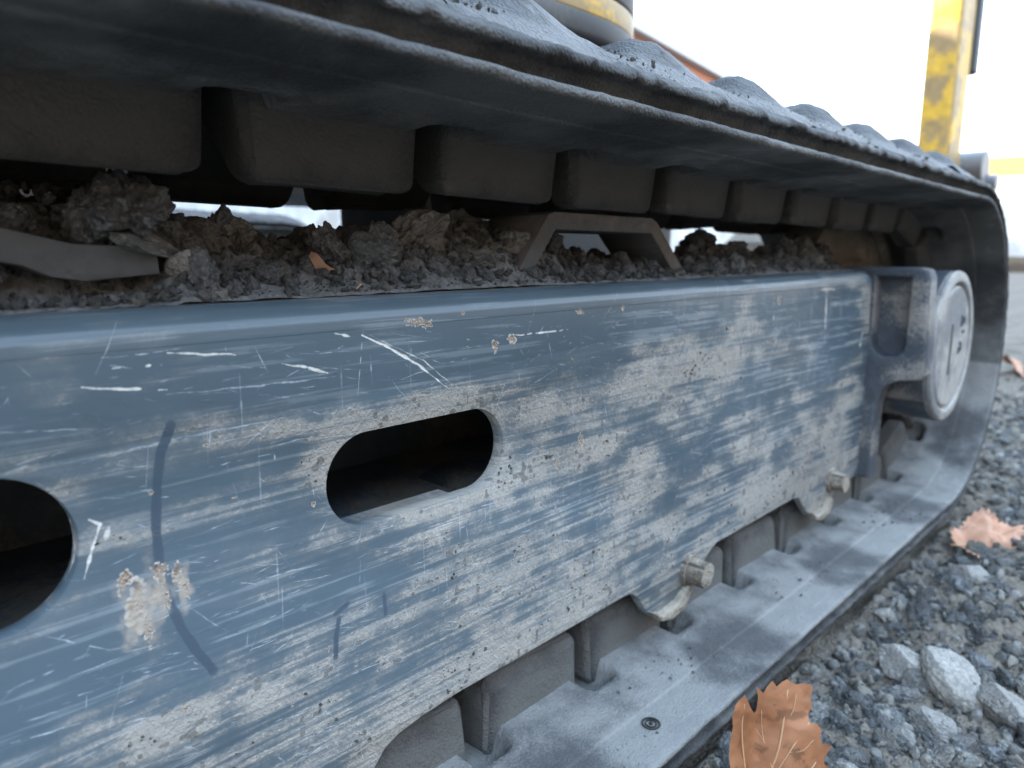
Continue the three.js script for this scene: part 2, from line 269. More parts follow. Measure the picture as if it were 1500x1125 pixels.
// ================================================================ GROUND
const groundY = (x, z) => {
  let y = -1.235 + 0.028 * fbm(x * 1.4, z * 1.4, 3, 3) + 0.05 * fbm(x * 4.5, z * 4.5, 8, 5) + 0.03 * Math.abs(fbm(x * 11, z * 11, 2, 3)) + 0.014 * Math.abs(noise(x * 27, z * 27, 5)) + 0.006 * noise(x * 55, z * 55, 5);
  y += 0.06 * sm(-0.7, -0.45, z) * sm(-0.1, -0.4, z) * sm(1.5, 3, x);
  const under = sm(-0.74, -0.8, z) * sm(-1.98, -1.86, z) * sm(4.1, 3.7, x) * sm(-6, -5.6, x); // pressed down under the track
  return mix(y, -1.26 + 0.01 * noise(x * 12, z * 12), under);
};
{
  const axis = (a, b, step, lo, hi) => { const v = []; for (let x = a; x <= b; x += step) v.push(x); let s = step, x = a; while (x > lo) { s *= 1.22; x -= s; v.unshift(x); } s = step; x = b; while (x < hi) { s *= 1.22; x += s; v.push(x); } return v; };
  const xs = axis(1.3, 5.6, 0.0125, -1600, 1600), zs = axis(-1.1, 0.3, 0.0125, -1600, 1600), n = zs.length, pos = [], uv = [], idx = [];
  for (const x of xs) for (const z of zs) { const w = W(x, Math.hypot(x, z) < 60 ? groundY(x, z) : -1.235, z); pos.push(w.x, w.y, w.z); uv.push(x * 1.1, z * 1.1); }
  for (let i = 0; i < xs.length - 1; i++) for (let j = 0; j < n - 1; j++) { const a = i * n + j; idx.push(a, a + 1, a + n, a + 1, a + n + 1, a + n); }
  const g = new THREE.BufferGeometry(); g.setAttribute('position', new THREE.Float32BufferAttribute(pos, 3)); g.setAttribute('uv', new THREE.Float32BufferAttribute(uv, 2)); g.setIndex(idx); g.computeVertexNormals();
  tag(mesh('ground', g, M.ground), 'rough grey brown earth strewn with gravel under and beside the track', null, null, 'structure');
}

// ================================================================ BACKGROUND BUILDINGS
{
  const dir = new THREE.Vector3(1.229, 0, -0.195).normalize(), yaw = Math.atan2(-dir.z, dir.x), P = W(22.4, -1.24, -16);
  const b = thing('brick_building', 'orange brick building with pale metal coping, behind the rubber track', 'building', P); b.rotation.y = yaw;
  const bx = (x0, x1, y0, y1, z0, z1, r, s = 1) => boxUV(rbox(x0, x1, y0, y1, z0, z1, r), s).scale(S, S, S);
  mesh('wall', bx(-30, 26, 0, 8.8, -14, 0, 0.05), M.brick, b);
  mesh('coping', bx(-30.3, 26.3, 8.803, 9.15, -14.3, 0.35, 0.04), M.coping, b);
  for (const x of [-22, -12, -2, 10]) { const w = mesh('window', bx(x, x + 3.2, 3.2, 6.8, -0.2, 0.06, 0.03), M.coping, b); mesh('pane', bx(x + 0.25, x + 2.95, 3.45, 6.55, -0.1, 0.075, 0.01), std({ color: new THREE.Color(0.03, 0.04, 0.05), roughness: 0.08 }), w); }
  const c = thing('barrier_wall', 'low pale concrete barrier seen through the gap under the upper track', 'barrier', W(5, -1.24, -11.2));
  mesh('barrier_body', boxUV(ext([[-1.0, 0], [1.0, 0], [1.0, 0.5], [0.45, 1.1], [0.35, 2.55], [-0.35, 2.55], [-0.45, 1.1], [-1.0, 0.5]], 26, 0.05), 0.3).rotateY(Math.PI / 2).translate(-8, 0, 0).scale(S, S, S), M.concrete, c);
  // unseen boarded block, added only to keep low sky off the machine
  const sh = thing('added_sky_blocker', 'unseen dark boarded block behind the camera, added to block the low sky', 'added_sky_blocker', W(4, -1.24, 13)); sh.rotation.y = 0.05;
  mesh('wall', boxUV(rbox(-40, 34, 0, 8.5, 0, 24, 0.05), 0.3).scale(S, S, S), M.timber, sh);
  mesh('roof', boxUV(ext([[-0.8, 8.3], [12, 11], [24.8, 8.3], [24.8, 8.9], [12, 11.7], [-0.8, 8.9]], 76, 0.05).rotateY(-Math.PI / 2).translate(35, 0, 0), 0.3).scale(S, S, S), M.brownsteel, sh);
  // white rendered building at the right edge
  const d2 = thing('white_building', 'white rendered building with a yellow band at the right edge', 'building', W(52, -1.24, -9.5)); d2.rotation.y = 0.19 - Math.PI / 2;
  const q = (x0, x1, y0, y1, z0, z1, r) => boxUV(rbox(x0, x1, y0, y1, z0, z1, r), 0.3).scale(S, S, S);
  mesh('wall', q(-1.4, 16, 1.9, 16, -14, 0, 0.05), M.render_wall, d2);
  mesh('plinth', q(-1.5, 16.1, 0.9, 1.9, -14, 0.12, 0.05), M.concrete, d2);
  mesh('yellow_band', q(-1.4, 16.02, 5.6, 6.7, -13.9, 0.05, 0.02), std({ color: new THREE.Color(0.75, 0.42, 0.1), roughness: 0.8 }), d2);
  mesh('gutter', q(1.0, 16.2, 8.0, 8.6, -0.3, 0.3, 0.08), M.coping, d2);
  mesh('base_board', q(-1.55, 16.15, 0, 0.897, -14, 0.2, 0.03), M.timber, d2);
}

// ================================================================ EXCAVATOR
const BASE = [-1.2, -1.24, -4.2];
const ex = thing('excavator', 'dusty compact excavator on rubber tracks with a scratched slate blue track frame', 'excavator', W(...BASE));
const fin = (g) => g.translate(-BASE[0], -BASE[1], -BASE[2]).scale(S, S, S);
const part = (name, g, mat, parent = ex, label) => { const o = mesh(name, fin(g), mat, parent); if (label) tag(o, label); return o; };
const DZ = -5.78; // the second track stands this far behind the first

// ---- rubber track -------------------------------------------------
const CX = 3.56, CXL = -5.2, CYc = -0.44, RI = 0.645, PITCH = 0.381, ZC = -1.32;
const topY = (x) => CYc + RI + 0.024 * clamp((CX - x) / 2.6, 0, 1.4); // the upper run lifts slightly to the left
// path: position, tangent, inward normal
function at(s) {
  const L = CX - CXL, arc = Math.PI * RI;
  if (s < L) { const x = CXL + s; return { x, y: topY(x), tx: 1, ty: 0, nx: 0, ny: -1 }; }
  if (s < L + arc) { const a = Math.PI / 2 - (s - L) / RI; return { x: CX + RI * Math.cos(a), y: CYc + RI * Math.sin(a), tx: Math.sin(a), ty: -Math.cos(a), nx: -Math.cos(a), ny: -Math.sin(a) }; }
  if (s < 2 * L + arc) { const x = CX - (s - L - arc); return { x, y: CYc - RI, tx: -1, ty: 0, nx: 0, ny: 1 }; }
  const a = -Math.PI / 2 - (s - 2 * L - arc) / RI, f = sm(0, 1, (s - 2 * L - arc) / arc); return { x: CXL + RI * Math.cos(a), y: CYc + RI * Math.sin(a) + 0.034 * f, tx: Math.sin(a), ty: -Math.cos(a), nx: -Math.cos(a), ny: -Math.sin(a) };
}
const LT = CX - CXL, ARC = Math.PI * RI, LOOP = 2 * LT + 2 * ARC;
const sTop = (x) => x - CXL, sBot = (x) => LT + ARC + CX - x;
const gapsTop = [], gapsBot = [], gapsArc = [];
for (let k = -14; k < 9; k++) { const x = 0.497 + k * PITCH; if (x > CXL + 0.1 && x < CX) gapsTop.push(sTop(x)); }
for (let k = -15; k < 7; k++) { const x = 0.97 + k * PITCH; if (x > CXL + 0.1 && x < CX + 0.02) gapsBot.push(sBot(x)); }
{ const a = gapsTop[gapsTop.length - 1], b = gapsBot[gapsBot.length - 1], n = Math.round((b - a) / PITCH); for (let k = 1; k < n; k++) gapsArc.push(a + (b - a) * k / n); }
const gaps = [...gapsTop, ...gapsArc, ...gapsBot.slice().reverse()].sort((a, b) => a - b);
function gapDist(s) { let lo = 0, hi = gaps.length - 1; while (lo < hi) { const m = (lo + hi) >> 1; if (gaps[m] < s) lo = m + 1; else hi = m; } return Math.min(Math.abs(gaps[lo] - s), Math.abs(s - gaps[Math.max(lo - 1, 0)])); }
const outerH = (z) => curve(-z, [[0.757, 0.07], [0.772, 0.076], [0.85, 0.13], [0.96, 0.152], [1.32, 0.158]]); // tread side of the belt: a steep shoulder behind the lip
const dustAndShade = (a, b, c, d, low) => mix(0.42, 0.98, sm(0.22, 0.74, 0.5 + 0.45 * fbm(a, b, 31, 5) + 0.12 * noise(c, d, 6) + (low ? 0.24 : -0.3)));  // dust patches that also carry shade in their colour, darker unless low
{
  // cross-section: [z, h]; h > 0 is towards the inside of the loop
  const half = [];
  const seg = (z0, h0, z1, h1, n) => { for (let i = 0; i < n; i++) half.push([mix(z0, z1, i / n), mix(h0, h1, i / n)]); };
  seg(-1.32, -outerH(-1.32), -0.96, -outerH(-0.96), 8); seg(-0.96, -outerH(-0.96), -0.772, -outerH(-0.772), 18); seg(-0.772, -outerH(-0.772), -0.757, -0.07, 3); // tread side, centre to edge
  half.push([-0.7505, -0.0675], [-0.745, -0.0635], [-0.742, -0.058], [-0.742, -0.052], [-0.7455, -0.048], [-0.758, -0.0465], [-0.764, -0.0455], [-0.768, -0.0435], [-0.778, -0.03], [-0.7785, -0.0225], [-0.774, -0.0198], [-0.75, -0.019], [-0.7415, -0.017], [-0.7385, -0.011], [-0.739, -0.005], [-0.743, -0.0005]);
  seg(-0.75, 0.001, -0.864, 0.003, 9); seg(-0.864, 0.003, -0.87, 0.0075, 4); seg(-0.87, 0.0075, -0.98, 0.014, 10); seg(-0.98, 0.016, -1.32, 0.02, 24);
  const prof = [...half, [-1.32, 0.02], ...half.slice(1).reverse().map(([z, h]) => [2 * ZC - z, h])];
  const n = prof.length, N = Math.ceil(LOOP / 0.0145), pos = [], uv = [], idx = [], col = []; let vv = [0];
  for (let i = 1; i <= n; i++) vv.push(vv[i - 1] + Math.hypot(prof[i % n][0] - prof[i - 1][0], prof[i % n][1] - prof[i - 1][1]));
  for (let k = 0; k <= N; k++) {
    const s = (k % N) / N * LOOP, p = at(s), gd = gapDist(s);
    for (let i = 0; i <= n; i++) {
      const [z, h0] = prof[i % n]; let h = h0; const zc = Math.abs(z - ZC); // distance from the track's centre line
      const inner = i > half.length - 48;
      if (h0 >= 0.001) {
        h -= 0.07 * sm(0.062, 0.03, gd) * sm(0.34, 0.3, zc);                        // holes between the guide lugs
        h += 0.008 * sm(0.4, 0.27, zc);                                               // swell at the foot of the lugs
        h += 0.0025 * fbm(s * 9, z * 9, 5, 3);
      } else if (h0 < -0.045) h += -0.014 * sm(0.56, 0.5, zc) * fbm(s * 10, z * 16, 15, 4) - 0.006 * sm(0.1, 0.5, noise(s * 34, z * 34, 4)) - 0.003 * Math.abs(noise(s * 60, z * 60, 4));
      else h += 0.0012 * noise(s * 30, z * 90, 3);
      const dz = Math.abs(h0) < 0.06 && zc > 0.55 ? 0.0016 * noise(s * 14, h0 * 60, 9) + 0.001 * noise(s * 70, h0 * 90, 19) : 0;
      pos.push(p.x + p.nx * h, p.y + p.ny * h, z + dz); uv.push(k / N * LOOP * 1.3, vv[i] * 1.3);
      const low = s > LT + ARC * 0.55 && s < LOOP - ARC * 0.5, c = dustAndShade(s * 3.1, z * 5, s * 40, z * 40, low && h0 > -0.03); col.push(c, c, c * 0.985); // dried dust, plus shade: upper run coloured darker, lower run lighter
    }
  }
  for (let k = 0; k < N; k++) for (let i = 0; i < n; i++) { const a = k * (n + 1) + i; idx.push(a, a + n + 1, a + 1, a + 1, a + n + 1, a + n + 2); }
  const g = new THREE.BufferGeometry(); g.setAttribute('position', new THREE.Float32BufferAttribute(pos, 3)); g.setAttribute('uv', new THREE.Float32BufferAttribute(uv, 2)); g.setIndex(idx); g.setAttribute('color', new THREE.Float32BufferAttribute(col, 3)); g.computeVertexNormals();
  // close the seam's normals
  const nn = g.attributes.normal; for (let k = 0; k <= N; k++) { const a = k * (n + 1), b = a + n; const v = new THREE.Vector3(nn.getX(a) + nn.getX(b), nn.getY(a) + nn.getY(b), nn.getZ(a) + nn.getZ(b)).normalize(); nn.setXYZ(a, v.x, v.y, v.z); nn.setXYZ(b, v.x, v.y, v.z); }
  M.trackGeo = g;
}
const trackA = part('rubber_track', M.trackGeo, M.rubber, ex, 'near black rubber track, dusty grey inside, shade coloured into its upper run');
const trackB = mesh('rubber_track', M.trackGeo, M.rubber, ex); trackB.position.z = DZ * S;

// guide lugs: rounded blocks with a flared foot, two rows
function lugGeo(seed, H, low) {
  const L = PITCH - 0.05, D = 0.11;
  const g = new RoundedBoxGeometry(L, H + 0.06, D, 14, 0.03).translate(0, (H + 0.06) / 2 - 0.06, 0), p = g.attributes.position;
  for (let i = 0; i < p.count; i++) {
    let x = p.getX(i), y = p.getY(i), z = p.getZ(i); const f = clamp(y / H, -0.2, 1), t = 1 - 0.1 * f;
    x *= 1 - 0.07 * f; z = z * (1 - 0.22 * f) + 0.0;
    z += 0.1 * Math.exp(-Math.max(y, 0) / 0.036) * clamp((z + D * 0.2) / (D * 0.6));
    const q = 0.02 * fbm(x * 8 + seed * 7, y * 8, z * 8, 5) + 0.003 * noise(x * 50 + seed, y * 50, z * 50) - 0.012 * sm(0.25, 0.6, noise(x * 14 + seed * 3, y * 14, z * 14));
    p.setXYZ(i, x + q, y + q * 1.2 - (y > H * 0.7 ? 0.006 * Math.max(0, noise(x * 18 + seed * 3, 5, z * 18)) : 0), z + q);
  }
  const m = mergeVertices(((h) => { h.deleteAttribute('uv'); h.deleteAttribute('normal'); return h; })(g), 1e-5); m.computeVertexNormals();
  { const p = m.attributes.position, c = []; for (let i = 0; i < p.count; i++) { const t = dustAndShade(p.getX(i) * 5 + seed * 3, p.getY(i) * 8 + p.getZ(i) * 4, p.getX(i) * 40, p.getY(i) * 40, low) * (low ? 0.5 : 0.55); c.push(t, t * 0.98, t * 0.95); } m.setAttribute('color', new THREE.Float32BufferAttribute(c, 3)); }  // dust patches over rubber darkened in colour for shade at the lugs
  return boxUV(m, 1.2).scale(S, S, S);
}
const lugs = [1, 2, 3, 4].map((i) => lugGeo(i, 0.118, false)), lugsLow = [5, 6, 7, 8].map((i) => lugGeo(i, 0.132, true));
function placeOn(o, s, z, h, flip) {
  const p = at(((s % LOOP) + LOOP) % LOOP), m = new THREE.Matrix4();
  const X = new THREE.Vector3(p.tx, p.ty, 0), Y = new THREE.Vector3(p.nx * flip, p.ny * flip, 0), Z = new THREE.Vector3().crossVectors(X, Y);
  m.makeBasis(X, Y, Z); m.setPosition((p.x + p.nx * h - BASE[0]) * S, (p.y + p.ny * h - BASE[1]) * S, (z - BASE[2]) * S);
  o.matrixAutoUpdate = true; m.decompose(o.position, o.quaternion, o.scale);
}
let lugN = 0;
for (let k = 0; k < gaps.length - 1; k++) {
  const s = (gaps[k] + gaps[k + 1]) / 2; if (gaps[k + 1] - gaps[k] > 0.5) continue;
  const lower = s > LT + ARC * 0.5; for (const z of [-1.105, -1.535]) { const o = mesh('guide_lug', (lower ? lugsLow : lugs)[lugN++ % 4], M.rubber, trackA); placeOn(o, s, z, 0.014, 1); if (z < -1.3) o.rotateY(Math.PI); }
}
// tread lugs on the outside: ramped mounds that reach from both edges
function treadGeo(seed) {
  const nx = 28, nz = 36, pos = [], idx = [];
  for (let i = 0; i <= nx; i++) for (let j = 0; j <= nz; j++) {
    const u = i / nx * 2 - 1, v = j / nz, x = u * 0.22, z = -v * 0.56;
    const skew = x + 0.16 * (v - 0.2), along = sm(0.22, 0.03, Math.abs(x)), up = sm(0.06, 0.36, v) * sm(1, 0.94, v);
    let h = outerH(0.0 - (0.775 + v * 0.56)) - 0.15 + 0.078 * along * up - 0.008 + 0.006 * fbm(x * 16 + seed * 5, z * 16, 3, 4) + 0.005 * Math.abs(noise(x * 55, z * 55, seed));
    pos.push(x + 0.1 * v, h, z);
  }
  for (let i = 0; i < nx; i++) for (let j = 0; j < nz; j++) { const a = i * (nz + 1) + j; idx.push(a, a + nz + 1, a + 1, a + 1, a + nz + 1, a + nz + 2); }
  const g = new THREE.BufferGeometry(); g.setAttribute('position', new THREE.Float32BufferAttribute(pos, 3)); g.setIndex(idx); g.computeVertexNormals();
  return boxUV(g, 1.2).scale(S, S, S);
}
const treads = [1, 2, 3].map(treadGeo); let treadN = 0;
M.rubber.side = THREE.DoubleSide;
for (let x = 0.93 - 0.445 * 13; ; x += 0.445) {
  const s = sTop(x); if (s > LOOP - 0.3) break;
  if (s < 0) continue;
  const o = mesh('tread_lug', treads[treadN++ % 3], M.tread, trackA); placeOn(o, s, -0.775, -0.15, -1); // towards +z edge
  const q = mesh('tread_lug', treads[treadN % 3], M.tread, trackA); placeOn(q, s + 0.2, -1.865, -0.15, -1); q.rotateY(Math.PI);
}
// raised moulded rings on the inside of the lower run
for (const [x, z] of [[1.31, -0.825]]) {
  const ring = join([new THREE.TorusGeometry(0.02, 0.0025, 8, 28).rotateX(Math.PI / 2), new THREE.TorusGeometry(0.0125, 0.002, 8, 24).rotateX(Math.PI / 2), new THREE.SphereGeometry(0.005, 10, 8)]);
  part('moulded_mark', ring.translate(x, CYc - RI + 0.004, z), M.tread, trackA);
}

// ---- track frame --------------------------------------------------
const ZF = -1.0, TH = 0.03, RB = 0.05, YT = -0.075; // front plane, plate thickness, bend radius, top of the ledge
function platePieces(g) { // cut the triangles at XCUT, give each side the uv of its own sheet, one group per sheet
  const src = plain(g), P = src.attributes.position, N = src.attributes.normal, side = [[], [], []], edges = [0, XCUT];
  const V = (i) => [P.getX(i), P.getY(i), P.getZ(i), N.getX(i), N.getY(i), N.getZ(i)], at = (a, b, X) => { const t = (X - a[0]) / (b[0] - a[0]); return a.map((v, k) => mix(v, b[k], t)); };
  const keep = (poly, X, right) => { const out = [], inside = (v) => (right ? v[0] >= X : v[0] <= X); poly.forEach((v, k) => { const n = poly[(k + 1) % poly.length]; if (inside(v)) out.push(v); if (inside(v) !== inside(n) && v[0] !== X && n[0] !== X) out.push(at(v, n, X)); }); return out; };
  for (let i = 0; i < P.count; i += 3) for (const w of [0, 1, 2]) {
    let out = [V(i), V(i + 1), V(i + 2)]; if (w > 0) out = keep(out, edges[w - 1], true); if (w < 2 && out.length) out = keep(out, edges[w], false);
    for (let k = 2; k < out.length; k++) side[w].push(out[0], out[k - 1], out[k]);
  }
  const all = [...side[0], ...side[1], ...side[2]], n01 = side[0].length + side[1].length, h = new THREE.BufferGeometry(), uv = [];
  all.forEach(([x, y, z], i) => {
    const f = faces[i < n01 ? 0 : 1]; let t = y - PB;
    if (y > YT - RB) { const a = Math.atan2(y - (YT - RB), Math.max(z - (ZF - RB), 0)); t = YT - RB - PB + RB * clamp(a, 0, Math.PI / 2) + Math.max(0, ZF - RB - z); }
    uv.push(clamp((x + (y < YT - RB - 0.01 ? (ZF - z) * 0.9 : 0) - f.PX0) / f.PW, 0.0003, 0.9997), clamp(t / PH, 0.001, 0.999));
  });
  h.setAttribute('position', new THREE.Float32BufferAttribute(all.flatMap((v) => v.slice(0, 3)), 3)); h.setAttribute('normal', new THREE.Float32BufferAttribute(all.flatMap((v) => v.slice(3)), 3)); h.setAttribute('uv', new THREE.Float32BufferAttribute(uv, 2));
  h.addGroup(0, n01, 0); h.addGroup(n01, side[2].length, 1); return h;
}
let frame;
{
  const sh = new THREE.Shape(), yb = YT - RB;
  const P = [[-3.5, yb], [-3.5, -0.88], [0.2, -0.99], [0.56, -0.99], [0.64, -0.965], [0.672, -0.925], [0.692, -0.903], [0.724, -0.89], [0.781, -0.882], [0.863, -0.876], [1.44, -0.874], [1.475, -0.878], [1.505, -0.9], [1.548, -0.958], [1.59, -0.99], [1.64, -1.004], [1.7, -0.998], [1.735, -0.97], [1.77, -0.94], [1.828, -0.917], [1.88, -0.882], [1.916, -0.869], [2.47, -0.868], [2.51, -0.876], [2.58, -0.938], [2.63, -0.978], [2.691, -0.993], [2.77, -0.985], [2.814, -0.965], [2.875, -0.93], [2.96, -0.925], [3.13, -0.922], [3.115, -0.5], [3.075, yb]];
  P.forEach((p, i) => (i ? sh.lineTo(...p) : sh.moveTo(...p))); sh.closePath();
  const slot = new THREE.Path(); slot.moveTo(0.677, -0.299); slot.lineTo(0.92, -0.299); slot.absarc(0.92, -0.38, 0.081, Math.PI / 2, -Math.PI / 2, true); slot.lineTo(0.677, -0.461); slot.absarc(0.677, -0.38, 0.081, -Math.PI / 2, -3 * Math.PI / 2, true);
  const hole = new THREE.Path(); hole.absarc(0.138, -0.36, 0.1, 0, Math.PI * 2, true);
  let f = ext(sh, TH, 0.0035, [slot, hole], 2).translate(0, 0, ZF - TH);
  // keep the long top edge straight into the bend: pull the bevelled top back up flush with it
  const pos = f.attributes.position; for (let i = 0; i < pos.count; i++) if (pos.getY(i) > yb - 0.006 && pos.getX(i) < 3.07) { pos.setY(i, yb); if (pos.getZ(i) > ZF - 0.01) pos.setZ(i, ZF); }
  f = toCreasedNormals(f, 0.6);
  { const p = f.attributes.position, q = f.attributes.normal; for (let i = 0; i < p.count; i++) if (p.getY(i) > yb - 0.007 && p.getZ(i) > ZF - 0.006 && p.getX(i) < 3.07) q.setXYZ(i, 0, 0, 1); }
  // bend and ledge: swept along x
  const sec = []; for (let a = 0; a <= 12; a++) { const t = a / 12 * Math.PI / 2; sec.push([yb + RB * Math.sin(t), ZF - RB + RB * Math.cos(t)]); }
  sec.push([YT, -1.1], [YT, -1.2], [YT, -1.4], [YT, -1.615], [YT - TH, -1.615]); for (let a = 12; a >= 0; a--) { const t = a / 12 * Math.PI / 2, r = RB - TH; sec.push([yb + r * Math.sin(t), ZF - RB + r * Math.cos(t)]); }
  const b = new THREE.BufferGeometry(), bp = [], bi = [], xs = [-3.5, 0, 0.5, 1, 1.5, 2, 2.5, 3.04, 3.075];
  for (const x of xs) for (const [y, z] of sec) bp.push(x, y - (x > 3.05 ? 0.004 : 0), z);
  for (let i = 0; i < xs.length - 1; i++) for (let j = 0; j < sec.length - 1; j++) { const a = i * sec.length + j; bi.push(a, a + sec.length, a + 1, a + 1, a + sec.length, a + sec.length + 1); }
  b.setAttribute('position', new THREE.Float32BufferAttribute(bp, 3)); b.setIndex(bi); b.computeVertexNormals(); b.setAttribute('uv', new THREE.Float32BufferAttribute(new Float32Array(bp.length / 3 * 2), 2));
  const bb = toCreasedNormals(b.toNonIndexed(), 0.6);
  { const p = bb.attributes.position, q = bb.attributes.normal; for (let i = 0; i < p.count; i++) if (Math.abs(p.getY(i) - yb) < 1e-4 && p.getZ(i) > ZF - 0.006) q.setXYZ(i, 0, 0, 1); }
  frame = part('track_frame', platePieces(join([f, bb])), M.plate, ex, 'slate blue steel side plate with a slotted opening, scratched and smeared with dried mud');
  // inside of the box
  const inner = join([rbox(-3.5, 3.0, -0.86, YT - TH - 0.002, -1.645, -1.617, 0.004), rbox(-3.5, 3.0, -0.59, -0.565, -1.61, -1.06, 0.004), rbox(0.52, 0.9, -0.49, -0.472, -1.085, -1.032, 0.003), rbox(1.9, 1.93, -0.85, -0.12, -1.61, -1.04, 0.004), rbox(3.02, 3.05, -0.85, -0.12, -1.61, -1.035, 0.004)]);
  part('inner_frame', boxUV(inner, 0.8), M.paint, frame);
  part('grease_valve', boxUV(join([new THREE.CylinderGeometry(0.05, 0.05, 0.12, 28).rotateX(Math.PI / 2).translate(0.1, -0.372, -1.3), new THREE.CylinderGeometry(0.018, 0.024, 0.09, 6).rotateX(Math.PI / 2).translate(0.1, -0.372, -1.2), new THREE.SphereGeometry(0.015, 12, 10).translate(0.1, -0.372, -1.14)]), 1), M.pin, frame);
}
{ // raised roller mounts at the lower edge and their bolts
  for (const [x, y] of [[1.757, -0.903], [2.805, -0.878]]) {
    const hex = new THREE.CylinderGeometry(0.035, 0.041, 0.058, 24, 8).rotateX(Math.PI / 2).rotateZ(0.3).translate(x, y, ZF + 0.031), ring = new THREE.CylinderGeometry(0.046, 0.05, 0.012, 28).rotateX(Math.PI / 2).translate(x, y, ZF + 0.006);
    const g = join([hex, ring]), p = g.attributes.position; for (let i = 0; i < p.count; i++) { const a = 0.0045 * fbm(p.getX(i) * 36, p.getY(i) * 36, p.getZ(i) * 36, 3); p.setXYZ(i, p.getX(i) + a, p.getY(i) + a, p.getZ(i) + a); }
    part('bolt', boxUV(g, 2), M.bolt, frame);
  }
  const boss = (dx) => ext([[1.55, -0.955], [1.6, -0.975], [1.68, -0.968], [1.735, -0.94], [1.748, -0.955], [1.71, -0.998], [1.645, -1.008], [1.588, -0.993]].map(([x, y]) => [x + dx, y]), 0.036, 0.008, [], 3).translate(0, 0, ZF - 0.012);
  for (const dx of [0, 1.05]) part('roller_mount', boxUV(toCreasedNormals(boss(dx), 0.9), 1), M.bolt, frame);
  for (const x of [0.1, 1.18, 2.22]) part('track_roller', boxUV(join([new THREE.CylinderGeometry(0.2, 0.2, 0.16, 40).rotateX(Math.PI / 2).translate(x + 0.0, -0.745, -1.32), new THREE.CylinderGeometry(0.12, 0.12, 0.5, 32).rotateX(Math.PI / 2).translate(x, -0.745, -1.32)]), 1), M.steel, frame);
}
{ // slide straps: flat bar bent to a hat, standing on the ledge
  const strap = (x0) => {
    const y0 = YT + 0.012, o = [[-0.20, y0], [0.03, y0], [0.065, y0 + 0.012], [0.165, 0.074], [0.188, 0.082], [0.58, 0.08], [0.605, 0.07], [0.74, y0 + 0.012], [0.775, y0], [0.95, y0]], t = 0.04;
    const off = o.map(([x, y], i) => { const [ax, ay] = o[Math.max(i - 1, 0)], [bx, by] = o[Math.min(i + 1, o.length - 1)], L = Math.hypot(bx - ax, by - ay); return [x + (by - ay) / L * t, y - (bx - ax) / L * t]; });
    return ext([...o, ...off.reverse()].map(([x, y]) => [x + x0, y + 0.006]), 0.18, 0.004).translate(0, 0, -1.28);
  };
  part('slide_strap', boxUV(toCreasedNormals(strap(1.08), 0.5), 1), M.strap, frame);
  part('slide_strap', boxUV(toCreasedNormals(ext([[-0.5, 0.09], [-0.1, 0.075], [0.19, 0.036], [0.25, 0.02], [0.29, 0.01], [0.395, 0.006], [0.397, -0.032], [0.3, -0.04], [0.26, -0.033], [0.23, -0.018], [0.19, -0.01], [-0.1, 0.03], [-0.5, 0.045]], 0.4, 0.004).translate(0, 0, -1.485), 0.5), 1), M.strap, frame);
}

